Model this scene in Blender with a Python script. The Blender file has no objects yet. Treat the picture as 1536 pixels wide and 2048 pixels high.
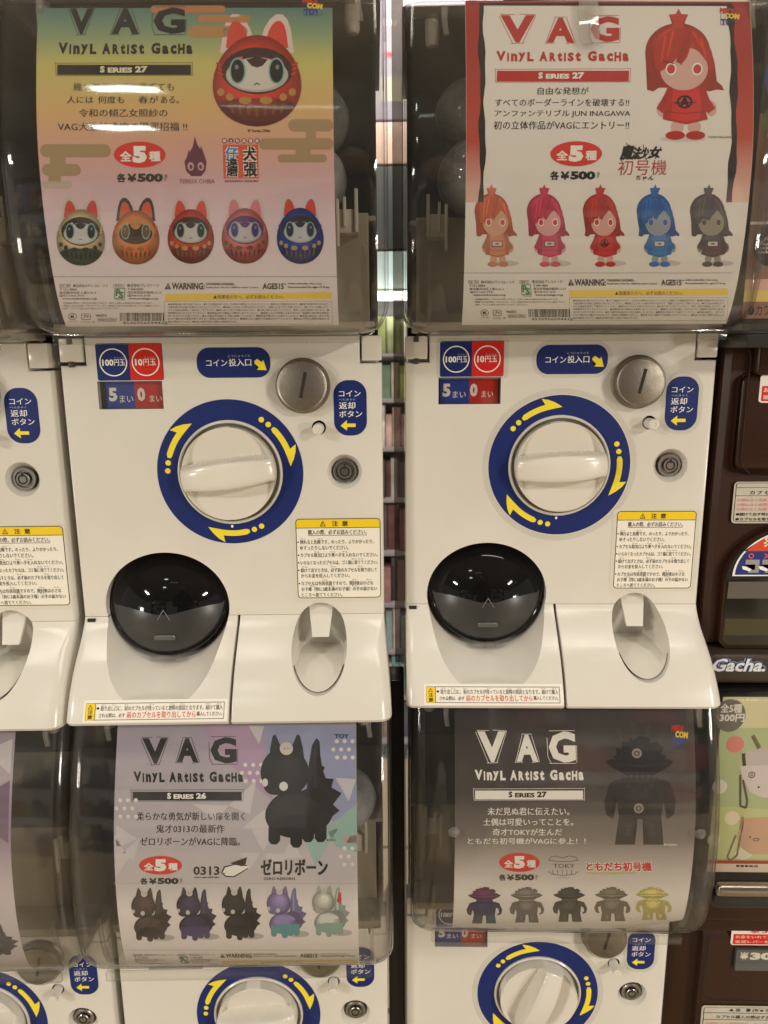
import bpy, bmesh, math, random
from math import sin, cos, pi, radians, sqrt, atan2
from mathutils import Vector, Matrix
random.seed(7)
S = bpy.context.scene
COL = S.collection

# ------------------------------------------------------------------ camera
F, W_, H_ = 1479., 1536., 2048.
pit, yaw, rol = radians(12.0), radians(-1.5), radians(-0.5)
cam_d = bpy.data.cameras.new('camera'); cam = bpy.data.objects.new('camera', cam_d); COL.objects.link(cam)
fw = Vector((sin(yaw)*cos(pit), cos(yaw)*cos(pit), -sin(pit)))
rt = fw.cross(Vector((0, 0, 1))).normalized(); up = rt.cross(fw)
r2 = rt*cos(rol) + up*sin(rol); u2 = -rt*sin(rol) + up*cos(rol)
M = Matrix((r2, u2, -fw)).transposed().to_4x4(); M.translation = Vector((0, -.66, 0))
cam.matrix_world = M
cam_d.sensor_fit = 'VERTICAL'; cam_d.sensor_height = 36; cam_d.lens = 36*F/H_
cam_d.dof.use_dof = True; cam_d.dof.focus_distance = .64; cam_d.dof.aperture_fstop = 10
cam_d.clip_start = .02; cam_d.clip_end = 50
S.camera = cam
S.view_settings.view_transform = 'Standard'; S.view_settings.look = 'None'
S.view_settings.exposure = 0.0; S.view_settings.gamma = 1
S.render.resolution_x = 768; S.render.resolution_y = 1024
S.cycles.max_bounces = 10; S.cycles.transparent_max_bounces = 24
S.cycles.caustics_reflective = False; S.cycles.caustics_refractive = False
wd = bpy.data.worlds.new('World'); S.world = wd; wd.use_nodes = True
wd.node_tree.nodes['Background'].inputs[0].default_value = (1, .93, .84, 1)
wd.node_tree.nodes['Background'].inputs[1].default_value = .45

# ------------------------------------------------------------------ materials
def lin(c):
    c = c/255.; return c/12.92 if c <= .04045 else ((c+.055)/1.055)**2.4
def rgb(*c): return (lin(c[0]), lin(c[1]), lin(c[2]), 1)
MATS = {}
def mat(name, col, rough=.5, metal=0, spec=.5, coat=0, noise=0, nscale=40, bump=0, bscale=300):
    if name in MATS: return MATS[name]
    m = bpy.data.materials.new(name); m.use_nodes = True; nt = m.node_tree
    b = nt.nodes['Principled BSDF']
    b.inputs['Base Color'].default_value = col; b.inputs['Roughness'].default_value = rough
    b.inputs['Metallic'].default_value = metal; b.inputs['Specular IOR Level'].default_value = spec
    b.inputs['Coat Weight'].default_value = coat; b.inputs['Coat Roughness'].default_value = .08
    if noise or bump:
        tc = nt.nodes.new('ShaderNodeTexCoord')
    if noise:
        n = nt.nodes.new('ShaderNodeTexNoise'); n.inputs['Scale'].default_value = nscale; n.inputs['Detail'].default_value = 5
        nt.links.new(tc.outputs['Object'], n.inputs['Vector'])
        mx = nt.nodes.new('ShaderNodeMix'); mx.data_type = 'RGBA'
        mr = nt.nodes.new('ShaderNodeMapRange'); mr.inputs[1].default_value = .35; mr.inputs[2].default_value = .75
        nt.links.new(n.outputs[0], mr.inputs[0]); nt.links.new(mr.outputs[0], mx.inputs[0])
        mx.inputs[6].default_value = col
        mx.inputs[7].default_value = (col[0]*(1-noise), col[1]*(1-noise*1.1), col[2]*(1-noise*1.3), 1)
        nt.links.new(mx.outputs[2], b.inputs['Base Color'])
        r = nt.nodes.new('ShaderNodeMapRange'); r.inputs[3].default_value = rough*.8; r.inputs[4].default_value = min(1, rough*1.4)
        nt.links.new(n.outputs[0], r.inputs[0]); nt.links.new(r.outputs[0], b.inputs['Roughness'])
    if bump:
        n2 = nt.nodes.new('ShaderNodeTexNoise'); n2.inputs['Scale'].default_value = bscale; n2.inputs['Detail'].default_value = 3
        nt.links.new(tc.outputs['Object'], n2.inputs['Vector'])
        bp = nt.nodes.new('ShaderNodeBump'); bp.inputs['Strength'].default_value = bump; bp.inputs['Distance'].default_value = .001
        nt.links.new(n2.outputs[0], bp.inputs['Height']); nt.links.new(bp.outputs[0], b.inputs['Normal'])
    MATS[name] = m; return m
def clear(name, tint, ior=1.45, rough=.03, dark=(.25, .2, .22), edge=2.5, haze=0.0, wav=0.0, hz=(.5, .48, .44)):
    """clear plastic: tinted see-through, darker where one looks along the wall, Fresnel gloss"""
    if name in MATS: return MATS[name]
    m = bpy.data.materials.new(name); m.use_nodes = True; nt = m.node_tree; N = nt.nodes; L = nt.links
    for n in list(N): N.remove(n)
    out = N.new('ShaderNodeOutputMaterial'); tr = N.new('ShaderNodeBsdfTransparent'); gl = N.new('ShaderNodeBsdfGlossy')
    gl.inputs['Roughness'].default_value = rough; gl.inputs['Color'].default_value = (1, 1, 1, 1)
    fr = N.new('ShaderNodeFresnel'); ge = N.new('ShaderNodeNewGeometry'); im = N.new('ShaderNodeMix')
    im.inputs[2].default_value = ior; im.inputs[3].default_value = 1/ior; L.new(ge.outputs['Backfacing'], im.inputs[0]); L.new(im.outputs[0], fr.inputs['IOR'])
    lw = N.new('ShaderNodeLayerWeight'); lw.inputs['Blend'].default_value = .5
    pw = N.new('ShaderNodeMath'); pw.operation = 'POWER'; pw.inputs[1].default_value = edge; L.new(lw.outputs['Facing'], pw.inputs[0])
    mx = N.new('ShaderNodeMix'); mx.data_type = 'RGBA'; mx.inputs[6].default_value = (*tint, 1); mx.inputs[7].default_value = (*dark, 1)
    L.new(pw.outputs[0], mx.inputs[0]); L.new(mx.outputs[2], tr.inputs['Color'])
    ms = N.new('ShaderNodeMixShader'); L.new(fr.outputs[0], ms.inputs[0]); L.new(tr.outputs[0], ms.inputs[1]); L.new(gl.outputs[0], ms.inputs[2])
    last = ms
    if haze:
        tc = N.new('ShaderNodeTexCoord'); nz = N.new('ShaderNodeTexNoise'); nz.inputs['Scale'].default_value = 22; nz.inputs['Detail'].default_value = 6
        L.new(tc.outputs['Object'], nz.inputs['Vector'])
        mr = N.new('ShaderNodeMapRange'); mr.inputs[1].default_value = .35; mr.inputs[2].default_value = .8
        mr.inputs[3].default_value = haze*.5; mr.inputs[4].default_value = haze*1.6; L.new(nz.outputs[0], mr.inputs[0])
        df = N.new('ShaderNodeBsdfDiffuse'); df.inputs['Color'].default_value = (*hz, 1)
        m2 = N.new('ShaderNodeMixShader'); L.new(mr.outputs[0], m2.inputs[0]); L.new(ms.outputs[0], m2.inputs[1]); L.new(df.outputs[0], m2.inputs[2]); last = m2
    if wav:
        tc2 = N.new('ShaderNodeTexCoord'); nw = N.new('ShaderNodeTexNoise'); nw.inputs['Scale'].default_value = 14; nw.inputs['Detail'].default_value = 2
        L.new(tc2.outputs['Object'], nw.inputs['Vector']); bp = N.new('ShaderNodeBump'); bp.inputs['Strength'].default_value = 1; bp.inputs['Distance'].default_value = wav
        L.new(nw.outputs[0], bp.inputs['Height']); L.new(bp.outputs[0], gl.inputs['Normal'])
    L.new(last.outputs[0], out.inputs['Surface']); MATS[name] = m; return m
def ink(r, g, b): return mat('ink_%d_%d_%d' % (r, g, b), rgb(r, g, b), .45, spec=.3)
def ramp(name, stops, axis='Z', rough=.45, lo=0., hi=1., wave=0):
    """printed colour gradient along an object axis"""
    if name in MATS: return MATS[name]
    m = bpy.data.materials.new(name); m.use_nodes = True; nt = m.node_tree; N = nt.nodes; L = nt.links
    b = N['Principled BSDF']; b.inputs['Roughness'].default_value = rough; b.inputs['Specular IOR Level'].default_value = .3
    tc = N.new('ShaderNodeTexCoord'); sp = N.new('ShaderNodeSeparateXYZ'); L.new(tc.outputs['Object'], sp.inputs[0])
    mr = N.new('ShaderNodeMapRange'); mr.inputs[1].default_value = lo; mr.inputs[2].default_value = hi; L.new(sp.outputs[axis], mr.inputs[0])
    cr = N.new('ShaderNodeValToRGB'); L.new(mr.outputs[0], cr.inputs[0]); e = cr.color_ramp.elements
    while len(e) < len(stops): e.new(.5)
    for k, (p, c) in enumerate(stops): e[k].position = p; e[k].color = rgb(*c)
    L.new(cr.outputs[0], b.inputs['Base Color']); MATS[name] = m; return m

WHITE = mat('cream_plastic', (.72, .69, .62, 1), .19, spec=.5, noise=.07, nscale=9)
WHITE2 = mat('cream_plastic_knob', (.72, .68, .60, 1), .2, spec=.5)
BEIGE = mat('beige_inner_plastic', (.42, .38, .31, 1), .5, noise=.15, nscale=12)
DARK = mat('dark_interior', (.035, .029, .024, 1), .6)
BLACKP = mat('black_glossy_plastic', (.006, .006, .006, 1), .05, spec=.3, coat=.0)
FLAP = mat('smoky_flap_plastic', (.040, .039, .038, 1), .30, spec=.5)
GAP = mat('dark_gap', (.02, .016, .012, 1), .8)
METAL = mat('worn_steel', (.30, .275, .235, 1), .38, metal=1, noise=.25, nscale=120, bump=.2, bscale=900)
CHROME = mat('lock_steel', (.42, .41, .38, 1), .28, metal=1, noise=.2, nscale=200)
RUBBER = mat('dark_rim', (.05, .045, .04, 1), .4)
BROWN = mat('dark_brown_plastic', (.036, .0145, .0075, 1), .25, spec=.35, noise=.1, nscale=6)
COVER = clear('clear_cover_plastic', (.955, .95, .935), ior=1.40, rough=.05, dark=(.22, .18, .19), edge=3.2, haze=.020, wav=.00035)
TAB = clear('clear_tab_plastic', (.93, .92, .9), ior=1.5, rough=.08, dark=(.4, .38, .36), edge=2, haze=.14, wav=.004, hz=(.75, .7, .66))
SMOKE = clear('smoky_window', (.93, .92, .90), ior=1.45, rough=.05)
FILM = clear('sticker_film', (.97, .97, .955), ior=1.35, rough=.25, dark=(.8, .8, .8), haze=.10, hz=(.8, .78, .72))
CAPS = clear('capsule_plastic', (.74, .74, .74), ior=1.5, rough=.07, dark=(.28, .28, .28), edge=1.6, haze=.45, hz=(.50, .50, .52))
BLUE = ink(26, 42, 104); RED = ink(205, 38, 30); YEL = ink(243, 222, 58); PAPERW = ink(232, 228, 220); BLK = ink(28, 25, 24)
CAUY = ink(240, 205, 40); GREYP = ink(150, 148, 146); INKW = ink(240, 238, 232)

# ------------------------------------------------------------------ basic builders
def link(name, me, parent=None, loc=(0, 0, 0)):
    o = bpy.data.objects.new(name, me); COL.objects.link(o); o.parent = parent; o.location = loc; return o
def empty(name, loc=(0, 0, 0), rz=0, label=None, cat=None, group=None):
    o = bpy.data.objects.new(name, None); COL.objects.link(o); o.location = loc; o.rotation_euler = (0, 0, rz)
    o.empty_display_size = .02; tag(o, label, cat, group); return o
def tag(o, label=None, cat=None, group=None, kind=None):
    if label: o['label'] = label
    if cat: o['category'] = cat
    if group: o['group'] = group
    if kind: o['kind'] = kind
    return o
def finish(bm, name, mats, parent=None, smooth=35, recalc=True):
    if recalc: bmesh.ops.recalc_face_normals(bm, faces=bm.faces)
    me = bpy.data.meshes.new(name)
    if smooth:
        a = radians(smooth)
        for f in bm.faces: f.smooth = True
        for e in bm.edges:
            if len(e.link_faces) == 2 and e.calc_face_angle(0) > a: e.smooth = False
    bm.to_mesh(me); bm.free()
    for m in (mats if isinstance(mats, (list, tuple)) else [mats]): me.materials.append(m)
    return link(name, me, parent)
def mk_box(bm, x0, x1, y0, y1, z0, z1, bevel=0, seg=2, mi=0):
    n0 = len(bm.faces)
    vs = [bm.verts.new((x, y, z)) for x in (x0, x1) for y in (y0, y1) for z in (z0, z1)]
    fs = [(0, 1, 3, 2), (4, 6, 7, 5), (0, 4, 5, 1), (2, 3, 7, 6), (0, 2, 6, 4), (1, 5, 7, 3)]
    F_ = [bm.faces.new([vs[i] for i in f]) for f in fs]
    for f in F_: f.material_index = mi
    if bevel:
        es = list({e for f in F_ for e in f.edges})
        r = bmesh.ops.bevel(bm, geom=es, offset=bevel, segments=seg, profile=.5, affect='EDGES')
        for f in r['faces']: f.material_index = mi
    return vs
def box(name, x0, x1, y0, y1, z0, z1, m, parent=None, bevel=0, seg=2):
    bm = bmesh.new(); mk_box(bm, x0, x1, y0, y1, z0, z1, bevel, seg); return finish(bm, name, m, parent)
def lathe(bm, prof, n=64, c=(0, 0, 0), tilt=0, mi=0, cap=False):
    """revolve (radius, out) about the -Y axis (out of the panel); tilt leans the axis upwards"""
    ct, st = cos(tilt), sin(tilt); rows = []
    for r, h in prof:
        row = []
        for k in range(n):
            a = 2*pi*k/n; x, z, y = r*cos(a), r*sin(a), -h
            y2, z2 = y*ct - 0*z + z*st, z*ct - y*st
            row.append(bm.verts.new((c[0]+x, c[1]+y2, c[2]+z2)))
            if r < 1e-7: break
        rows.append(row)
    for a, b in zip(rows, rows[1:]):
        for k in range(n):
            k2 = (k+1) % n
            if len(a) == 1 and len(b) == 1: continue
            if len(a) == 1: f = bm.faces.new((a[0], b[k], b[k2]))
            elif len(b) == 1: f = bm.faces.new((a[k], b[0], a[k2]))
            else: f = bm.faces.new((a[k], b[k], b[k2], a[k2]))
            f.material_index = mi
    if cap:
        for r in (rows[0], rows[-1]):
            if len(r) > 2: bm.faces.new(r)
def turned(name, prof, m, parent, c=(0, 0, 0), n=64, tilt=0, cap=False, smooth=30):
    bm = bmesh.new(); lathe(bm, prof, n, c, tilt, cap=cap); return finish(bm, name, m, parent, smooth)
def loft(bm, rows, closed=True, cap0=True, cap1=True, mi=0):
    R = [[bm.verts.new(p) for p in r] for r in rows]; n = len(R[0])
    for a, b in zip(R, R[1:]):
        for k in range(n if closed else n-1):
            k2 = (k+1) % n
            f = bm.faces.new((a[k], a[k2], b[k2], b[k])); f.material_index = mi
    if cap0: bm.faces.new(R[0])
    if cap1: bm.faces.new(list(reversed(R[-1])))
    return R
def boolean(o, cutters):
    for i, c in enumerate(cutters):
        md = o.modifiers.new('b%d' % i, 'BOOLEAN'); md.object = c; md.operation = 'DIFFERENCE'; md.solver = 'EXACT'
    bpy.context.view_layer.update()
    dg = bpy.context.evaluated_depsgraph_get()
    me = bpy.data.meshes.new_from_object(o.evaluated_get(dg))
    o.modifiers.clear(); nm = o.data.name; mats = list(o.data.materials); o.data = me; me.name = nm
    bm = bmesh.new(); bm.from_mesh(me)
    bmesh.ops.remove_doubles(bm, verts=bm.verts, dist=1e-6)
    bmesh.ops.triangulate(bm, faces=[f for f in bm.faces if len(f.verts) > 4])
    for f in bm.faces: f.smooth = True; f.material_index = 0
    for e in bm.edges:
        e.smooth = not (len(e.link_faces) == 2 and e.calc_face_angle(0) > radians(28))
    bm.to_mesh(me); bm.free()
    me.materials.clear()
    for m in mats: me.materials.append(m)
def cutter(bm):
    bmesh.ops.recalc_face_normals(bm, faces=bm.faces)
    me = bpy.data.meshes.new('cut'); bm.to_mesh(me); bm.free(); return link('cut', me)

# ------------------------------------------------------------------ curve of the clear cover and of the paper behind it
PK = [(-.03, .030), (-.002, .043), (.005, .049), (.02, .058), (.045, .0655), (.08, .070), (.13, .0695), (.18, .060), (.23, .045), (.246, .040), (.28, .03)]
def P(z):
    for k in range(1, len(PK)-2):
        if z <= PK[k+1][0] or k == len(PK)-3:
            (x0, y0), (x1, y1), (x2, y2), (x3, y3) = PK[k-1], PK[k], PK[k+1], PK[k+2]
            t = min(1, max(0, (z-x1)/(x2-x1))); m1 = (y2-y0)/(x2-x0)*(x2-x1); m2 = (y3-y1)/(x3-x1)*(x2-x1)
            t2, t3 = t*t, t*t*t
            return (2*t3-3*t2+1)*y1+(t3-2*t2+t)*m1+(-2*t3+3*t2)*y2+(t3-t2)*m2
LK = [(-.245, 0), (-.250, .0040), (-.256, .0115), (-.264, .0210), (-.274, .0325), (-.284, .0425), (-.294, .0505), (-.302, .0560), (-.310, .0605), (-.3165, .0635), (-.3190, .0620), (-.3203, .0575)]
def LP(z):
    for (a, b), (c, d) in zip(LK, LK[1:]):
        if z >= c: return b+(d-b)*(z-a)/(c-a) if z < a else b
    return LK[-1][1]
def surf_cover(curl=0, edge=(.045, .25)):
    def f(u, v, h):
        e = 1e-3; s = (P(v+e)-P(v-e))/(2*e); n = 1/sqrt(1+s*s)
        y = -P(v)
        if curl:
            d = max(0, (.035-v)/.035)*max(0, (u-(edge[1]-.06))/.06); y += curl*d*d
        return (u, y-h*n, v+h*s*n)
    return f
def surf_ledge(u, v, h):
    e = 1e-3; s = (LP(v+e)-LP(v-e))/(2*e); n = 1/sqrt(1+s*s)
    return (u, -LP(v)-h*n, v+h*s*n)
def surf_flat(u, v, h): return (u, -h, v)

# ------------------------------------------------------------------ printed matter
TXT = {}
def text_mesh(s, bold):
    k = (s, bold)
    if k in TXT: return TXT[k]
    c = bpy.data.curves.new('t', 'FONT'); c.body = s; c.size = 1; c.resolution_u = 2; c.offset = bold
    o = bpy.data.objects.new('t', c); me = bpy.data.meshes.new_from_object(o)
    vs = [(v.co.x, v.co.y) for v in me.vertices]; fs = [tuple(p.vertices) for p in me.polygons]
    bpy.data.meshes.remove(me); bpy.data.objects.remove(o); bpy.data.curves.remove(c)
    if not vs: vs = [(0, 0)]
    b = (min(v[0] for v in vs), min(v[1] for v in vs), max(v[0] for v in vs), max(v[1] for v in vs))
    TXT[k] = (vs, fs, b); return TXT[k]
class Art:
    """a sheet of print: draw(...) in artwork units, art() turns them into sheet metres, surf() lays the sheet on its carrier"""
    def __init__(s, art, surf, base=0., step=.007):
        s.art, s.surf, s.base, s.step = art, surf, base, step; s.parts = {}; s.cur = 'lettering'
    def raw(s, vs, fs, m, lv):
        s.parts.setdefault(s.cur, []).append((vs, fs, m, lv))
    def poly(s, pts, m, lv=1):
        s.raw([s.art(*p) for p in pts], None, m, lv)
    def rect(s, x0, y0, x1, y1, m, lv=1, r=0, n=6):
        if not r: return s.poly([(x0, y0), (x1, y0), (x1, y1), (x0, y1)], m, lv)
        s.poly(rr(x0, y0, x1, y1, r, n), m, lv)
    def frame(s, x0, y0, x1, y1, t, m, lv=1, r=0):
        a = rr(x0, y0, x1, y1, max(r, .01)); b = rr(x0+t, y0+t, x1-t, y1-t, max(r-t, .005)); s.ring(a, b, m, lv)
    def ring(s, a, b, m, lv):
        n = len(a); vs = [s.art(*p) for p in a+b]
        s.raw(vs, [(k, (k+1) % n, n+(k+1) % n, n+k) for k in range(n)], m, lv)
    def ell(s, cx, cy, rx, ry, m, lv=1, n=32, a0=0, rot=0):
        s.poly([(cx+rx*cos(t)*cos(rot)-ry*sin(t)*sin(rot), cy+rx*cos(t)*sin(rot)+ry*sin(t)*cos(rot)) for t in [a0+2*pi*k/n for k in range(n)]], m, lv)
    def circ(s, cx, cy, rx, ry, t, m, lv=1, n=40):
        s.ring([(cx+rx*cos(2*pi*k/n), cy+ry*sin(2*pi*k/n)) for k in range(n)], [(cx+(rx-t)*cos(2*pi*k/n), cy+(ry-t)*sin(2*pi*k/n)) for k in range(n)], m, lv)
    def line(s, pts, t, m, lv=1):
        for (a, b), (c, d) in zip(pts, pts[1:]):
            l = sqrt((c-a)**2+(d-b)**2) or 1; nx, ny = -(d-b)/l*t/2, (c-a)/l*t/2
            s.poly([(a+nx, b+ny), (c+nx, d+ny), (c-nx, d-ny), (a-nx, b-ny)], m, lv)
    def text(s, t, x0, y0, x1, y1, m, lv=2, bold=0., slant=0, rot=0):
        if bold and not t.isascii():
            h = abs(y1-y0); k = bold*h*.95; w = k*(1 if x1 > x0 else -1)
            sh_ = [(-w, 0), (w, 0)] if bold < .02 else [(-w, -k), (w, -k), (-w, k), (w, k), (0, 0)]
            for i, (dx, dy) in enumerate(sh_):
                s.text(t, x0+dx+w, y0+dy+k, x1+dx-w, y1+dy-k, m, lv+i*.18, 0, slant, rot)
            return
        vs, fs, (a, b, c, d) = text_mesh(t, bold)
        if not fs: return
        o = []
        cx, cy = (x0+x1)/2, (y0+y1)/2
        for x, y in vs:
            p = (x-a)/(c-a or 1); q = (y-b)/(d-b or 1)
            X = x0+(x1-x0)*p+slant*(q-.5); Y = y1+(y0-y1)*q
            if rot: X, Y = cx+(X-cx)*cos(rot)-(Y-cy)*sin(rot), cy+(X-cx)*sin(rot)+(Y-cy)*cos(rot)
            o.append(s.art(X, Y))
        s.raw(o, fs, m, lv)
    def build(s, parent, kindnames=None):
        for nm, items in s.parts.items():
            bm = bmesh.new(); mats = []; lay = bm.verts.layers.float.new('h')
            for vs, fs, m, lv in items:
                if m not in mats: mats.append(m)
                mi = mats.index(m); h = s.base+lv*7e-5
                V = [bm.verts.new((p[0], 0, p[1])) for p in vs]
                for v in V: v[lay] = h
                F_ = []
                for f in (fs or [tuple(range(len(vs)))]):
                    try: ff = bm.faces.new([V[i] for i in f]); ff.material_index = mi; F_.append(ff)
                    except ValueError: pass
                if not fs and len(vs) > 4: F_ = bmesh.ops.triangulate(bm, faces=F_)['faces']
                zs = [p[1] for p in vs]; lo, hi = min(zs), max(zs)
                if s.step and hi-lo > s.step:
                    z = math.ceil(lo/s.step)*s.step
                    geom = list({*F_, *[e for f in F_ for e in f.edges], *[v for f in F_ for v in f.verts]})
                    while z < hi:
                        if z > lo:
                            r = bmesh.ops.bisect_plane(bm, geom=geom, plane_co=(0, 0, z), plane_no=(0, 0, 1))
                            geom = r['geom']
                            for g in r['geom_cut']:
                                if isinstance(g, bmesh.types.BMVert): g[lay] = h
                        z += s.step
            for v in bm.verts: v.co = s.surf(v.co.x, v.co.z, v[lay])
            # all print faces out of the sheet
            for f in bm.faces:
                f.normal_update()
                if f.normal.y > 0: f.normal_flip()
            me = bpy.data.meshes.new(nm)
            for f in bm.faces: f.smooth = False
            bm.to_mesh(me); bm.free()
            for m in mats: me.materials.append(m)
            link(nm, me, parent)
        s.parts = {}
def rr(x0, y0, x1, y1, r, n=6):
    sx = 1 if x1 > x0 else -1; sy = 1 if y1 > y0 else -1; p = []
    for cx, cy, a in ((x1-sx*r, y0+sy*r, -90), (x1-sx*r, y1-sy*r, 0), (x0+sx*r, y1-sy*r, 90), (x0+sx*r, y0+sy*r, 180)):
        for k in range(n+1):
            t = radians(a+90*k/n); p.append((cx+sx*r*cos(t), cy+sy*r*sin(t)))
    return p
def boxart(X0, Y0, X1, Y1, x0, z0, x1, z1):
    """artwork box (X0,Y0 top-left .. X1,Y1 bottom-right) onto the sheet x0..x1, z0 (top) .. z1"""
    return lambda X, Y: (x0+(X-X0)/(X1-X0)*(x1-x0), z0+(Y-Y0)/(Y1-Y0)*(z1-z0))

def sticker(name, parent, outline, m, h, surf=surf_flat, step=0, film=None):
    """thin label with its own edge; outline in metres"""
    a = Art(lambda x, y: (x, y), surf, 0, step); a.cur = name
    # top face
    a.raw(outline, None, m, 0); a.base = h
    n0 = set(o.name for o in bpy.data.objects)
    a.build(parent)
    return parent.children[-1] if parent else None
def newest(parent, name):
    return [c for c in parent.children if c.name.split('.')[0] == name][-1]

# ------------------------------------------------------------------ the white machine: shared pieces
MW = .270
def front_row(x0, x1, yf, yb, z, r, rr_=None, n=5):
    """closed loop: back left, round front corners, back right"""
    rl = r; rg = r if rr_ is None else rr_
    p = [(x0, yb, z)]
    for k in range(n+1):
        t = pi+ (pi/2)*k/n; p.append((x0+rl+rl*cos(t), -yf+rl+rl*sin(t), z))
    for k in range(n+1):
        t = -pi/2+(pi/2)*k/n; p.append((x1-rg+rg*cos(t), -yf+rg+rg*sin(t), z))
    p.append((x1, yb, z)); return p

def cut_disc(cx, cz, r, y0, y1, n=48, r2=None):
    bm = bmesh.new(); r2 = r if r2 is None else r2
    loft(bm, [[(cx+r*cos(2*pi*k/n), y0, cz+r*sin(2*pi*k/n)) for k in range(n)], [(cx+r2*cos(2*pi*k/n), y1, cz+r2*sin(2*pi*k/n)) for k in range(n)]])
    return cutter(bm)
def cut_box(x0, x1, y0, y1, z0, z1, b=0):
    bm = bmesh.new(); mk_box(bm, x0, x1, y0, y1, z0, z1, b, 3); return cutter(bm)
# scoop below the capsule door: flattened ball lying along the slope of the tray
DOORX = .0755
def scoop(n=96):
    """round well of the capsule door, running out and down through the tray"""
    bm = bmesh.new(); rows = []
    for y, c, rx, rz in ((.05, -.2320, .0560, .0545), (.012, -.2335, .0556, .0505), (.0, -.2355, .0553, .0495), (-.02, -.2400, .0557, .0525), (-.04, -.2450, .0566, .0560), (-.060, -.2500, .0582, .0590), (-.08, -.2560, .0605, .0630)):
        rows.append([(DOORX+rx*cos(2*pi*k/n), y, c+rz*sin(2*pi*k/n)) for k in range(n)])
    loft(bm, rows); return cutter(bm)
NX, NZ, NRX, NRZ = .2125, -.2665, .0243, .0325
def niche_loop(y, k, n=48, dz=0): return [(NX+NRX*k*cos(2*pi*i/n), y, NZ+dz+NRZ*k*sin(2*pi*i/n)) for i in range(n)]
def niche_cut():
    bm = bmesh.new(); loft(bm, [niche_loop(-.09, 1.0), niche_loop(.05, 1.0)]); return cutter(bm)

def curved_arrow(a, ang, sgn=1):
    """arrow band with two dots along the blue ring, angle of its tip in degrees"""
    C0 = lambda r, d: (r*cos(radians(d)), r*sin(radians(d)))
    tip = ang
    for d in (52.2, 44.7): a.ell(*C0(.0538, tip+d), .0024, .0024, YEL, 2, n=16)
    n = 8; V = []; fs = []
    for k in range(n+1):
        d = tip+40.0-24.5*k/n; w = .0025 if k else .0014
        V += [a.art(*C0(.0537+w, d)), a.art(*C0(.0537-w, d))]
        if k: fs.append((2*k-2, 2*k, 2*k+1, 2*k-1))
    a.raw(V, fs, YEL, 2)
    h = [C0(.0622, tip+17.5), C0(.0560, tip+15.6), C0(.0512, tip+15.6), C0(.0514, tip+9), C0(.0526, tip), C0(.0566, tip+6.5), C0(.0598, tip+12)]
    H_ = [a.art(*q) for q in h]; a.raw(H_, [(0, 1, 6), (1, 5, 6), (1, 2, 3), (1, 3, 5), (3, 4, 5)], YEL, 2.3)

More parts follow.
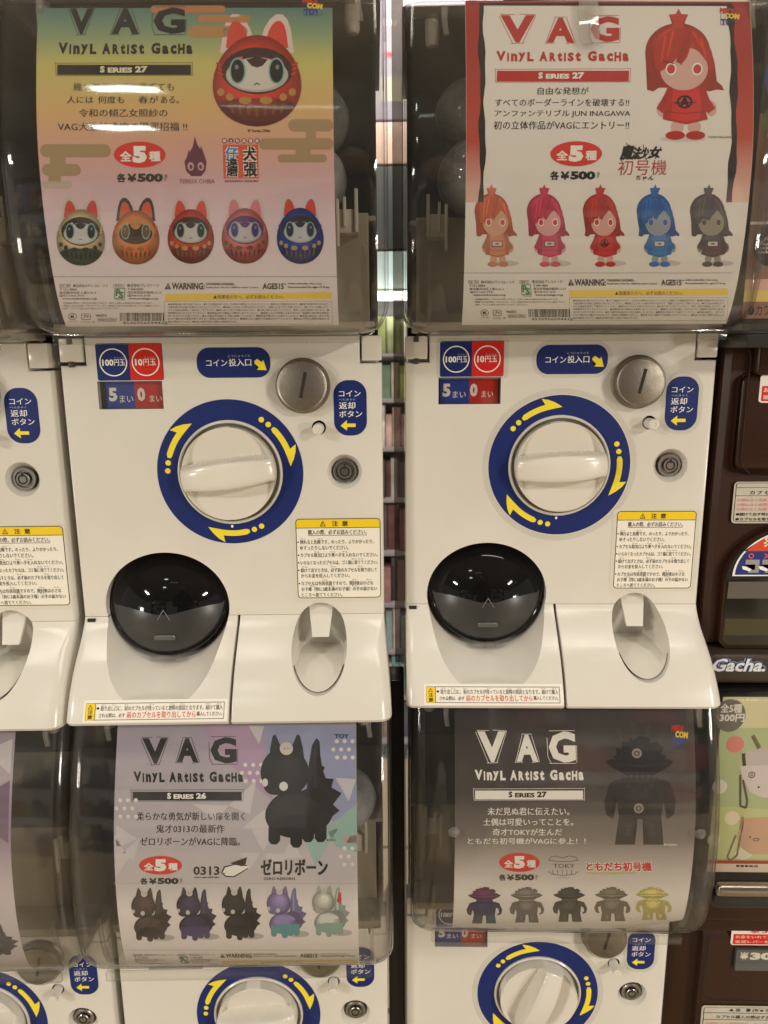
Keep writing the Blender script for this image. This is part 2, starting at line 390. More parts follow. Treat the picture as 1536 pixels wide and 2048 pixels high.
def build_unit(kind):
    """one white capsule machine, parts at machine origin (x 0..0.27, z 0 = top of the front panel)"""
    root = empty('capsule_machine')
    p = {}
    # body behind
    box('housing', .003, .267, .022, .30, -.317, -.002, WHITE, root, .003)
    # front panel
    bm = bmesh.new()
    # outline with the two upper corner notches
    pts = [(.0215, 0), (.2515, 0), (.2515, -.0232), (.270, -.0232), (.270, -.2448), (0, -.2448), (0, -.0232), (.0215, -.0232)]
    loft(bm, [[(x, 0, z) for x, z in pts], [(x, .024, z) for x, z in pts]])
    bmesh.ops.recalc_face_normals(bm, faces=bm.faces)
    es = [e for e in bm.edges if all(v.co.y < .001 for v in e.verts) and not all(v.co.z < -.24 for v in e.verts)]
    bmesh.ops.bevel(bm, geom=es, offset=.0022, segments=3, profile=.5, affect='EDGES')
    panel = finish(bm, 'front_panel', WHITE, root)
    cs = [cut_disc(.1379, -.1152, .0438, -.01, .012), cut_disc(.2155, -.0769, .0061, -.01, .05, 24),
          cut_disc(.2368, -.1153, .0158, -.0012, .0085, 48, .0098), cut_box(.0296, .0843, -.01, .009, -.0598, -.0364),
          scoop(), niche_cut()]
    boolean(panel, cs)
    for c in cs[:4]: bpy.data.objects.remove(c)
    # corner blocks and hinge pins
    b1 = box('corner_block', .0005, .0198, -.001, .02, -.0205, -.0008, WHITE, root, .0012)
    box('corner_block', .2530, .2698, -.001, .02, -.0212, -.0006, WHITE, root, .0012)
    for z in (-.0035, -.0222):
        bm = bmesh.new(); mk_box(bm, .0078, .0122, -.0022, .004, z-.0024, z+.0024, .0006); finish(bm, 'hinge_pin', RUBBER, root)
    # tray front, two pieces
    def ledge(name, x0, x1, rl, rg):
        bm = bmesh.new(); rows = []
        for z, y in [(-.2452, .0)]+LK[1:]:
            k = min(1, max(.12, (y+.002)/.02)); fl_ = .0055*(y/.0635)**1.5 if rg > .005 else 0; rows.append(front_row(x0, x1+fl_, y, .03, z, rl*k, rg*k))
        loft(bm, rows); return finish(bm, name, WHITE, root)
    left = ledge('tray_front', .0005, .1378, .007, .0012)
    box('tray_gap', .1379, .1401, .004, .03, -.316, -.2454, GAP, root)
    right = ledge('coin_return_front', .1402, .2698, .0012, .011)
    nt_ = cs[5]; sc = cs[4]
    boolean(left, [sc]); boolean(right, [nt_])
    bpy.data.objects.remove(nt_); bpy.data.objects.remove(sc)
    box('seam', .0006, .0215, .0004, .02, -.2475, -.2447, GAP, root)
    box('hinge_slot', .0035, .0105, -.0032, .004, -.2492, -.2462, GAP, root)
    # coin return cup
    bm = bmesh.new(); rows = []
    for y, k, dz in ((-.012, .999, 0), (.004, .97, 0), (.016, .90, .001), (.025, .78, .002), (.031, .58, .003), (.034, .3, .003)): rows.append(niche_loop(y, k, dz=dz))
    rows = [[(x, -LP(min(z, -.2451))+.0012, z) for x, y, z in niche_loop(0, 1.0)]]+rows[1:]
    loft(bm, rows, cap0=False); cup = finish(bm, 'coin_return_cup', WHITE, root, 50)
    bm = bmesh.new()   # the chute plate and the cup floor step
    vs = [(NX-.0115, .010, -.2345), (NX+.0115, .010, -.2345), (NX+.0075, -.006, -.2645), (NX-.0075, -.006, -.2645)]
    loft(bm, [vs, [(x, y+.004, z) for x, y, z in vs]]); finish(bm, 'chute_plate', WHITE, root, 30)
    bm = bmesh.new()
    a = [(NX+.95*NRX*cos(t), 0, NZ+.95*NRZ*sin(t)) for t in [radians(205+130*k/12) for k in range(13)]]
    up_ = [(x, .026, z) for x, y, z in a]; lo_ = [(x, -LP(min(-.2451, z))+.004, z) for x, y, z in a]
    zc = -.2815
    f0 = [(x, .024, zc) for x, y, z in a]; f1 = [(x, min(.02, -LP(zc)+.018), zc-.002) for x, y, z in a]
    loft(bm, [f0, f1, lo_], closed=False, cap0=False, cap1=False); finish(bm, 'cup_floor', WHITE, root, 40)
    # dial
    if True:
        turned('dial_rim', [(.0452, 0), (.0452, .0012), (.0438, .0022), (.0430, .0016), (.0428, -.008), (.0405, -.009)], WHITE, root, (.1379, 0, -.1152), 96)
        turned('dial_gap', [(.0428, -.002), (.0402, -.002)], METAL, root, (.1379, 0, -.1152), 64)
        dl = bpy.data.objects.new('dial', None); dl = knob(root)
    # steel coin disc
    sx, sz = .2030, -.0415
    t = turned('coin_slot', [(.0232, 0), (.0232, .0012), (.0222, .0022), (.0216, .0030), (.0216, .0090), (.0208, .0104), (.0200, .0108), (.0193, .0104), (.0188, .0106), (0, .0108)], METAL, root, (sx, 0, sz), 80, smooth=25)
    bm = bmesh.new(); mk_box(bm, -.0013, .0013, -.0003, .0, -.0108, .0108, .0001, 1); bmesh.ops.rotate(bm, verts=bm.verts, cent=(0, 0, 0), matrix=Matrix.Rotation(radians(12), 3, 'Y'))
    bmesh.ops.translate(bm, verts=bm.verts, vec=(sx+.001, -.01085, sz+.001)); finish(bm, 'slit', GAP, t, 0)
    # return button
    turned('button_well', [(.0061, 0), (.0061, -.02), (0, -.02)], GAP, root, (.2155, 0, -.0769), 24)
    turned('return_button', [(.0047, -.018), (.0047, .0120), (.0043, .0130), (.0022, .0133), (.0020, .0128), (0, .0128)], WHITE2, root, (.2153, 0, -.0775), 32)
    # lock
    t = turned('lock', [(.0100, -.0082), (.0100, -.0030), (.0094, -.0022), (.0076, -.0022), (.0072, -.0030), (.0072, -.0048), (.0058, -.0048), (.0058, -.0006), (.0054, -.0002), (.0044, -.0002), (.0040, -.0020), (.0031, -.0020), (.0031, -.0004), (0, -.0004)], CHROME, root, (.2368, 0, -.1153), 48)
    bm = bmesh.new(); mk_box(bm, -.0006, .0006, -.0003, .001, .0022, .0058); bmesh.ops.translate(bm, verts=bm.verts, vec=(.2368, 0, -.1153)); finish(bm, 'keyhole', GAP, t, 0)
    turned('keyhole', [(.0043, -.00015), (.0031, -.00015)], GAP, t, (.2368, 0, -.1153), 32)
    # capsule door
    dc = (DOORX, .012, -.2290); R = .0520; h = .021; TL = radians(24); Rs = (R*R+h*h)/(2*h)
    prof = [(.030, -.02), (.0535, -.012), (.0545, -.004), (.0545, 0), (.0538, .0018), (.0521, .0021)]
    d = turned('capsule_door', prof+[(R*k/14., .0022+sqrt(Rs*Rs-(R*k/14.)**2)-(Rs-h)) for k in range(14, -1, -1)], BLACKP, root, dc, 96, TL, smooth=50)
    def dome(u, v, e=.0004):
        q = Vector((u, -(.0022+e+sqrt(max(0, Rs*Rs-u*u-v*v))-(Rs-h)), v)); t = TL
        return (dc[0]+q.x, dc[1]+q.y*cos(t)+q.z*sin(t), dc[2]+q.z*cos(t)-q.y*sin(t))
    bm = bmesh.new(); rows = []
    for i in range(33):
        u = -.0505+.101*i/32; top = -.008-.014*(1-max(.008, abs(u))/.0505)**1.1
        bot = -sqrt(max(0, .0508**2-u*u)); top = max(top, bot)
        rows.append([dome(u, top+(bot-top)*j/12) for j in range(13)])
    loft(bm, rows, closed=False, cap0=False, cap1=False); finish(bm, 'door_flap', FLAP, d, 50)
    bm = bmesh.new()   # grip and raised triangle on the flap
    for (u0, v0, u1, v1, w) in ((-.0055, -.024, 0, -.0155, .0004), (0, -.0155, .0055, -.024, .0004)):
        A, B = dome(u0, v0, .0007), dome(u1, v1, .0007); A2, B2 = dome(u0, v0-w*1.6, .0007), dome(u1, v1-w*1.6, .0007)
        loft(bm, [[A, B, B2, A2], [dome(u0, v0, 0), dome(u1, v1, 0), dome(u1, v1-w*1.6, 0), dome(u0, v0-w*1.6, 0)]])
    finish(bm, 'raised_mark', GREYP, d, 0)
    g = rr(-.0095, -.0375, .0095, -.0415, .0018)
    bm = bmesh.new(); loft(bm, [[dome(x, z, -.0005) for x, z in g], [dome(x, z, .002) for x, z in g], [dome(x*.9, (z+.0395)*.7-.0395, .0026) for x, z in g]]); finish(bm, 'door_grip', mat('grip_plastic', (.11, .11, .105, 1), .2), d)
    bm = bmesh.new()   # catch below the door
    q = Vector((DOORX-.001, -.0135, -.2812)); mk_box(bm, q.x-.009, q.x+.009, q.y-.001, q.y+.012, q.z-.0010, q.z+.003, .0010); finish(bm, 'door_catch', TAB, root)
    return root

def knob(root):
    bm = bmesh.new(); nr, na = 44, 128; R = .0400; V = []
    def hh(u, v):
        r = sqrt(u*u+v*v)
        w = .0112*(1-.20*(u/R)**2)
        bow = .0030*(1-(u/R)**2)
        d = (abs(v-0) - w)
        t = min(1, max(0, 1-d/.0020)); t = t*t*(3-2*t)
        hb = .0235*sqrt(max(0, 1-.62*(u/R)**2))-.0018*min(1, abs(v)/w)**4
        bowl = .0015+.0085*min(1, max(0, (abs(v)-w)/(R-w)))**.9
        bowl = max(bowl, .0105-max(0, (R-r))*2.2)
        return bowl*(1-t)+hb*t
    c = bm.verts.new((0, -hh(0, 0), 0)); prev = None; first = None
    for j in range(1, nr+1):
        r = R*(j/nr)**.9; row = []
        for k in range(na):
            a = 2*pi*k/na; u, v = r*cos(a), r*sin(a)
            y = -hh(u*.999, v*.999)
            if j == nr: y += .0012
            row.append(bm.verts.new((u, y, v)))
        for k in range(na):
            k2 = (k+1) % na
            if prev is None: bm.faces.new((c, row[k], row[k2]))
            else: bm.faces.new((prev[k], row[k], row[k2], prev[k2]))
        prev = row
    back = [bm.verts.new((R*cos(2*pi*k/na), .009, R*sin(2*pi*k/na))) for k in range(na)]
    for k in range(na): bm.faces.new((prev[k], back[k], back[(k+1) % na], prev[(k+1) % na]))
    o = finish(bm, 'dial', WHITE2, root, 60); o.location = (.1379, 0, -.1152); return o

def labels(root, variant):
    """the stickers of a machine; variant A = stickers cut to shape, B = stickers with a clear margin"""
    B = variant == 'B'
    def st(name, outl, m, h, surf=surf_flat, step=0, parent=root):
        bm = bmesh.new(); n = len(outl)
        top = [surf(x, z, h) for x, z in outl]; bot = [surf(x, z, .00002) for x, z in outl]
        T_ = [bm.verts.new(q) for q in top]; U = [bm.verts.new(q) for q in bot]
        if step: # split the top so that it follows the slope
            pass
        bm.faces.new(T_)
        for k in range(n): bm.faces.new((T_[k], T_[(k+1) % n], U[(k+1) % n], U[k]))
        return finish(bm, name, m, parent, 0)
    c = lambda r, n=96: [(.1379+r*cos(2*pi*k/n), -.1152+r*sin(2*pi*k/n)) for k in range(n)]
    def annulus(name, ro, ri, m, h, h0=.00002):
        o = turned(name, [(ro, h0), (ro, h), (ri, h), (ri, h0)], m, root, (.1379, 0, -.1152), 128, smooth=20); return o
    if B: annulus('clear_margin', .0686, .0640, FILM, .00020)
    rg = annulus('dial_ring', .0630, .0455, BLUE, .00030)
    a = Art(lambda x, y: (.1379+x, -.1152+y), surf_flat, .00032, 0); a.cur = 'direction_arrow'
    t0 = 89 if B else 125.5
    for k in range(3):
        a.parts = {}; curved_arrow(a, t0-120*k); a.build(rg)
    a.cur = 'index_mark'; a.ell(-.0008, -.0475, .0011, .0013, INKW, 2, n=12); a.build(rg)
    # coin kinds
    x0, x1, z1, z0 = .0308, .0862, -.0052, -.0358
    if B: st('clear_margin', rr(x0-.003, z1+.0028, x1+.004, z0-.0022, .003), FILM, .0002)
    s1 = st('coin_sticker', rr(x0, z1, x1, z0, .0018), BLUE, .0003)
    a = Art(boxart(354, 80, 606, 221, x0, z1, x1, z0), surf_flat, .00032, 0)
    a.poly([(480, 81.5), (600, 81.5), (604.5, 86), (604.5, 214), (600, 219.5), (480, 219.5)], RED, 1)
    for cx in (418, 541): a.circ(cx, 152, 53, 53, 4.5, INKW, 2)
    a.text('100', 376, 140, 419, 165, INKW, 3, .035); a.text('円玉', 421, 140, 463, 165, INKW, 3, .015)
    a.text('10', 501, 139, 529, 165, INKW, 3, .035); a.text('円玉', 532, 139, 580, 165, INKW, 3, .015)
    a.text('えんだま', 422, 130, 462, 137, ink(150, 165, 200), 3); a.text('えんだま', 535, 130, 577, 137, ink(235, 170, 160), 3)
    a.build(s1)
    # count window with its two cards
    w = link('count_window', bpy.data.meshes.new('count_window'), root)
    bpy.data.objects.remove(w)
    bm = bmesh.new(); mk_box(bm, .0299, .0840, .0062, .0085, -.0595, -.0367); cw = finish(bm, 'count_window', GAP, root, 0)
    a = Art(boxart(378, 240, 619, 339, .0299, -.0367, .0840, -.0595), lambda u, v, h: (u, .006-h, v), .0002, 0)
    dx = -14 if B else 0
    a.cur = 'count_card'; a.rect(398+dx, 240, 507+dx/2, 339, ink(52, 72, 160), 0); a.build(cw)
    a.cur = 'count_card'; a.rect(507+dx/2, 240, 612, 339, ink(196, 52, 44), 0); a.build(cw)
    a.cur = 'lettering'
    a.text('5', 408+dx, 263, 440+dx, 313, INKW, 1, .05); a.text('0', 516+dx, 263, 546+dx, 313, INKW, 1, .05)
    a.text('まい', 448+dx, 291, 500+dx, 318, INKW, 1, .012); a.text('まい', 562+dx, 291, 608+dx, 316, INKW, 1, .012)
    a.build(cw)
    o = box('window_pane', .0297, .0842, .0012, .0020, -.0597, -.0365, SMOKE, cw)
    # slot sticker
    x0, x1, z1, z0 = .1146, .1762, -.0093, -.0343
    if B: st('clear_margin', rr(x0-.004, z1+.0036, x1+.004, z0-.0034, .0150), FILM, .0002)
    s2 = st('slot_sticker', rr(x0, z1, x1, z0, .0108, 10), BLUE, .0003)
    a = Art(boxart(737, 116, 1018, 230, x0, z1, x1, z0), surf_flat, .00032, 0)
    a.text('コイン', 772, 161, 854, 186, INKW, 1, .012); a.text('投入口', 859, 158, 945, 187, INKW, 1, .016)
    a.text('とうにゅうぐち', 857, 144, 942, 153, ink(190, 200, 225), 1)
    a.poly([(957, 168), (968, 160), (985, 172), (992, 164), (1003, 203), (966, 201), (973, 191), (957, 176)], YEL, 1)
    a.build(s2)
    # return sticker
    x0, x1, z1, z0 = .2286, .2566, -.0371, -.0840
    if B: st('clear_margin', rr(x0-.004, z1+.0038, x1+.0036, z0-.0036, .0150), FILM, .0002)
    s3 = st('return_sticker', rr(x0, z1, x1, z0, .0122, 10), BLUE, .0003)
    a = Art(boxart(1264, 249, 1377, 459, x0, z1, x1, z0), surf_flat, .00032, 0)
    a.text('コイン', 1282, 288, 1357, 311, INKW, 1, .012); a.text('返却', 1282, 331, 1338, 358, INKW, 1, .014); a.text('ボタン', 1282, 364, 1361, 389, INKW, 1, .012)
    a.text('へんきゃく', 1282, 318, 1338, 326, ink(190, 200, 225), 1)
    a.poly([(1286, 421), (1308, 400), (1308, 413), (1338, 413), (1338, 426), (1308, 426), (1308, 440)], YEL, 1)
    a.build(s3)
    # caution sticker
    x0, x1, z1, z0 = .1889, .2708, -.1548, -.2324
    if B: x0, x1 = .1885, .2665
    ox0, ox1 = x0, min(x1, .2690)
    s4 = st('caution_sticker', rr(ox0, z1, ox1, z0, .0035 if B else .0012), ink(214, 208, 192), .0003)
    if B: A_ = boxart(938, 730, 1266, 998, x0, z1, x1, z0)
    a = Art(boxart(1133, -59, 1440, 232, x0, z1, x1, z0), surf_flat, .00032, 0)
    a.rect(1147, -52, 1427, 222, BLK, 1, 13); a.rect(1149.5, -49.5, 1424.5, 219.5, ink(238, 232, 218), 2, 11)
    a.poly([(1149.5, -21), (1149.5, -38), (1153, -46), (1160, -49.5), (1414, -49.5), (1421, -46), (1424.5, -38), (1424.5, -21)], CAUY, 3)
    a.rect(1149.5, -22, 1424.5, -20, BLK, 4)
    a.poly([(1237, -45), (1227, -26), (1247, -26)], BLK, 4); a.poly([(1237, -41), (1230.5, -28.5), (1243.5, -28.5)], CAUY, 5); a.rect(1236, -37.5, 1238, -30, BLK, 6)
    a.text('注', 1267, -44, 1287, -26, BLK, 4, .02); a.text('意', 1300, -44, 1320, -26, BLK, 4, .02)
    K = lambda s, x0, y, x1, hgt=15, b=.012: a.text(s, x0, y-hgt/2, x1, y+hgt/2, BLK, 4, b)
    K('購入の際、必ずお読みください。', 1187, -6, 1381, 17); a.rect(1187, 4, 1381, 5.5, BLK, 4)
    def lines(y0):
        K('倒れると危険です。のったり、よりかかったり、', 1160, 27-y0, 1404); K('ゆすったりしないでください。', 1160, 47-y0, 1320)
        K('カプセル取出口より奥へ手を入れないでください。', 1160, 72-y0, 1417); K('いらなくなったカプセルは、ゴミ箱に捨ててください。', 1160, 98-y0, 1417)
        K('続けて出すときは、必ず前のカプセルを取り出して', 1160, 124-y0, 1414); K('からお金を投入してください。', 1160, 143-y0, 1322)
        K('カプセルは包装容器ですので、開封後は小さな', 1160, 170-y0, 1401); K('お子様（特に3歳未満のお子様）の手の届かない', 1160, 190-y0, 1414); K('ところへ捨ててください。', 1160, 210-y0, 1297)
        for y in (27, 72, 98, 124, 170): a.ell(1153.5, y-y0, 2.6, 2.6, BLK, 4, n=10)
        for (y, xs) in ((16, (1162, 1220)), (61, (1207, 1260, 1300)), (86, (1330, 1352)), (112, (1165, 1260, 1350)), (158, (1232, 1330, 1378)), (179, (1190, 1250, 1330))):
            for x in xs: a.text('たん', x, y-y0-2.5, x+17, y-y0+2.5, BLK, 4)
    lines(0)
    # rows start right under the title
    a.build(s4)
    # tray sticker on the slope
    x0, x1, z1, z0 = .0160, .1368, -.2995, -.3155
    bm = bmesh.new(); loft(bm, [[surf_ledge(x, z, .0003) for x in (x0, x1)] for z in [z1+(z0-z1)*k/8 for k in range(9)]], closed=False, cap0=False, cap1=False)
    s5 = finish(bm, 'tray_sticker', ink(236, 231, 220), root, 0)
    a = Art(boxart(311, 671, 823, 745, x0, z1, x1, z0), surf_ledge, .00034, .002)
    a.frame(319, 680, 812, 737, 2, BLK, 1); a.rect(320, 681, 352, 736, CAUY, 2); a.rect(352, 680, 354, 737, BLK, 3)
    a.poly([(335, 684), (326, 699), (344, 699)], BLK, 3); a.poly([(335, 688), (329.5, 697), (340.5, 697)], CAUY, 4)
    a.text('注', 327, 701, 345, 716, BLK, 3, .02); a.text('意', 327, 718, 345, 733, BLK, 3, .02)
    a.ell(362, 697, 5, 4, BLK, 2, n=14)
    a.text('取り出し口に、前のカプセルが残っていると故障の原因となります。続けて購入', 372, 689, 806, 706, BLK, 2, .012)
    a.text('される際は、必ず', 368, 713, 460, 728, BLK, 2, .012); a.text('前のカプセルを取り出してから', 466, 708, 711, 731, RED, 2, .012); a.text('購入してください。', 715, 711, 806, 726, BLK, 2, .012)
    for x in (376, 412, 455, 545, 620, 655, 745, 785): a.text('たん', x, 683.5, x+16, 687.5, BLK, 2)
    a.build(s5)

def build_cover(root, peg=True):
    """the clear capsule case above the panel: domed cover, ribs, hooks, hopper"""
    cv = None
    bm = bmesh.new(); rows = []; H = .2390; x0, x1 = -.0020, .2750
    def corner(z):  # rounding of the lower corners in the front view
        r = .022; return 0 if z > r else r-sqrt(max(0, r*r-(r-z)**2))
    zs = [.0, .0012, .003, .006, .010, .015, .021, .03, .042, .056, .07, .085, .1, .115, .13, .15, .17, .19, .21, .23, H]
    def cover_row(z, ins, yadd=0, n=7, inset=0):
        c = corner(z)+ins; r = .0135-ins
        f = P(z)+.0036-ins
        if z < .006: f -= (.006-z)**2/.006*.9
        p = []
        for k in range(5): p.append((x0+c, .05+(-f+r-.05)*k/4, z+yadd))
        for k in range(n+1):
            t = pi+(pi/2)*k/n; p.append((x0+c+r+r*cos(t), -f+r+r*sin(t), z+yadd))
        for k in range(1, 10): p.append((x0+c+r+(x1-x0-2*c-2*r)*k/10, -f, z+yadd))
        for k in range(n+1):
            t = -pi/2+(pi/2)*k/n; p.append((x1-c-r+r*cos(t), -f+r+r*sin(t), z+yadd))
        for k in range(1, 5): p.append((x1-c, -f+r+(.05+f-r)*k/4, z+yadd))
        return p
    outer = [cover_row(z, 0) for z in zs]; inner = [cover_row(max(z, .0012), .0022, 0.0006 if z < .002 else 0) for z in zs]
    loft(bm, outer, closed=False, cap0=False, cap1=False); loft(bm, list(reversed(inner)), closed=False, cap0=False, cap1=False)
    # bottom sheet and rims
    bm.faces.new([bm.verts.new(q) for q in outer[0]]); bm.faces.new([bm.verts.new(q) for q in reversed(inner[0])])
    top = [bm.verts.new(q) for q in outer[-1]]; ti = [bm.verts.new(q) for q in inner[-1]]
    for k in range(len(top)-1): bm.faces.new((top[k], top[k+1], ti[k+1], ti[k]))
    bmesh.ops.remove_doubles(bm, verts=bm.verts, dist=1e-5)
    cv = finish(bm, 'clear_cover', COVER, root, 40)
    # lip along the lower edge, top rail, ribs
    bm = bmesh.new(); mk_box(bm, .018, .255, -.0525, -.0480, -.0070, .0012, .0008); finish(bm, 'lower_lip', COVER, cv)
    bm = bmesh.new(); mk_box(bm, .0, .270, -.0425, -.036, .2310, .2385, .0015); finish(bm, 'top_rail', COVER, cv)
    for xa in (.0195, .2560):
        bm = bmesh.new(); rows = []
        for k in range(9):
            z = .006+.055*k/8; f = P(z)-.0045; w = .0016 if k < 8 else .0008
            rows.append([(xa-w, -f, z), (xa+w, -f, z), (xa+w, -f+.004, z), (xa-w, -f+.004, z)])
        loft(bm, rows); finish(bm, 'rib', COVER, cv)
    for xa in (.030, .255):
        bm = bmesh.new(); loft(bm, [[(xa-.0025, -.046, .236), (xa+.0025, -.046, .236), (xa+.0025, -.042, .236), (xa-.0025, -.042, .236)], [(xa-.002, -.0475, .226), (xa+.002, -.0475, .226), (xa+.0015, -.044, .226), (xa-.0015, -.044, .226)], [(xa-.0005, -.0480, .216), (xa+.0035, -.0480, .216), (xa+.003, -.045, .216), (xa-.0005, -.045, .216)]])
        finish(bm, 'hook', TAB, cv)
    # hopper
    bm = bmesh.new()
    mk_box(bm, .003, .267, .16, .17, 0, .2395); mk_box(bm, .003, .006, .0505, .16, 0, .2395); mk_box(bm, .264, .267, .0505, .16, 0, .2395)
    finish(bm, 'back_wall', DARK, root, 0)
    bm = bmesh.new(); mk_box(bm, -.001, .271, -.036, .17, .2396, .2400); finish(bm, 'added_top_plate', BEIGE, root, 0)  # plate added over the case to keep light from entering from above
    bm = bmesh.new(); mk_box(bm, .010, .260, .012, .016, .0, .098, .001); finish(bm, 'hopper_wall', BEIGE, root, 0)
    bm = bmesh.new(); mk_box(bm, .006, .264, -.02, .012, .0015, .0100, .001); mk_box(bm, .004, .266, .016, .158, .092, .0965, .001); finish(bm, 'hopper_floor', BEIGE, root, 0)
    for s, xa in ((1, .018), (-1, .252)):
        bm = bmesh.new()
        mk_box(bm, min(xa, xa+s*.017), max(xa, xa+s*.017), -.010, .012, .079, .097, .001)
        mk_box(bm, min(xa+s*.0, xa+s*.0030), max(xa, xa+s*.0030), -.013, -.0102, .079, .112, .0008)
        mk_box(bm, min(xa+s*.0095, xa+s*.012), max(xa+s*.0095, xa+s*.012), -.013, -.0102, .083, .106, .0008)
        mk_box(bm, min(xa+s*.015, xa+s*.0178), max(xa+s*.015, xa+s*.0178), -.015, -.0102, .068, .104, .0008)
        finish(bm, 'bracket', mat('bracket_plastic', (.50, .47, .40, 1), .4), root)
    if peg:
        for xa in (.022, .250):
            bm = bmesh.new(); loft(bm, [[(xa+r*cos(2*pi*k/12), -.02+r*sin(2*pi*k/12), z) for k in range(12)] for r, z in ((.0055, .2394), (.0055, .221), (.0045, .218), (.0015, .217))]); finish(bm, 'peg', BEIGE, root)
    return cv

def copy_tree(o, parent=None, skip=()):
    c = o.copy(); COL.objects.link(c); c.parent = parent
    for ch in o.children:
        if ch.name.split('.')[0] not in skip: copy_tree(ch, c)
    return c

Z0 = .0165; PITCH = .56
protoA = build_unit('A')
build_cover(protoA)
protoB = copy_tree(protoA)
labels(protoA, 'A'); labels(protoB, 'B')
GRP = 'white capsule vending machines in two rows'
def place(src, loc, rz, label, dial_deg, first=False, cover_tilt=0, skip=()):
    r = src if first else copy_tree(src, None, skip)
    r.location = loc; r.rotation_euler = (0, 0, rz)
    tag(r, label, 'capsule machine', GRP)
    for c in r.children:
        if c.name.split('.')[0] == 'dial': c.rotation_euler = (0, radians(dial_deg), 0)
        if cover_tilt and c.name.split('.')[0] == 'clear_cover':
            c.matrix_local = Matrix.Translation((0, 0, .242)) @ Matrix.Rotation(cover_tilt, 4, 'X') @ Matrix.Translation((0, 0, -.242)); 
    return r
RZ = radians(2); LOW = radians(-5)
ul = place(protoA, (-.287, -.035, Z0), RZ, 'white upper capsule machine under the rainbow coloured poster with egg toys', -7, True)
fl = place(protoA, (-.5655, -.0445, Z0-.004), RZ, 'white upper capsule machine cut off by the left edge of the photo', -4)
ll = place(protoA, (-.287, -.035, Z0-PITCH), RZ, 'white lower machine whose clear cover hangs slightly open over a grey poster', -4, cover_tilt=LOW)
fll = place(protoA, (-.5655, -.0445, Z0-PITCH-.004), RZ, 'white lower capsule machine cut off by the left edge of the photo', -4, cover_tilt=radians(-4))
ur = place(protoB, (.002, 0, Z0), 0, 'white upper capsule machine under the red bordered white poster with doll toys', -3, True)
lr = place(protoB, (.002, 0, Z0-PITCH), 0, 'white capsule machine of the lower row with the dark poster of the spiky headed toy', -68)
for c in lr.children:
    if c.name.split('.')[0] == 'clear_cover':
        c.location.x += .006
        for sx_ in (.0365, .2535): turned('cover_stud', [(.0050, 0), (.0050, .0006), (.0034, .0012), (.0030, .0030), (.0018, .0040), (0, .0042)], TAB, c, (sx_, -P(.127)-.0036, .127), 24)
S.view_settings.exposure = .0
# ------------------------------------------------------------------ posters behind the clear covers
def interp(rows, y, k):
    if y <= rows[0][0]: a, b = rows[0], rows[1]
    elif y >= rows[-1][0]: a, b = rows[-2], rows[-1]
    else:
        for a, b in zip(rows, rows[1:]):
            if a[0] <= y <= b[0]: break
    t = (y-a[0])/(b[0]-a[0]); return a[k]+(b[k]-a[k])*t
def poster_art(rows, u0, u1, ox, oy, sc):
    def f(X, Y):
        x, y = ox+X/sc, oy+Y/sc
        xl, xr, zl, zr = (interp(rows, y, k) for k in (1, 2, 3, 4))
        s = (x-xl)/(xr-xl); return (u0+s*(u1-u0), zl+s*(zr-zl))
    return f
def poster(machine, label, u0, u1, z0, z1, m, art, slant=(0, 0), tilt=0, curl=0):
    sf = surf_cover(curl, (u0, u1))
    bm = bmesh.new(); nz, nu = 36, 10; rows = []
    for j in range(nz+1):
        rows.append([(u0+(u1-u0)*i/nu, (z0+slant[0]*i/nu)+((z1+slant[1]*i/nu)-(z0+slant[0]*i/nu))*j/nz) for i in range(nu+1)])
    f3 = [[sf(u, v, 0) for u, v in r] for r in rows]; b3 = [[sf(u, v, -.00025) for u, v in r] for r in rows]
    loft(bm, f3, closed=False, cap0=False, cap1=False); loft(bm, [list(reversed(r)) for r in b3], closed=False, cap0=False, cap1=False)
    o = finish(bm, 'poster', m, None, 60, recalc=False)
    o.matrix_world = machine.matrix_world.copy() if False else Matrix.Translation(machine.location) @ Matrix.Rotation(machine.rotation_euler.z, 4, 'Z')
    if tilt: o.matrix_world = o.matrix_world @ Matrix.Translation((0, 0, .242)) @ Matrix.Rotation(tilt, 4, 'X') @ Matrix.Translation((0, 0, -.242))
    tag(o, label, 'poster', 'posters inside the clear covers')
    a = Art(art, sf, .00002, .006); return o, a

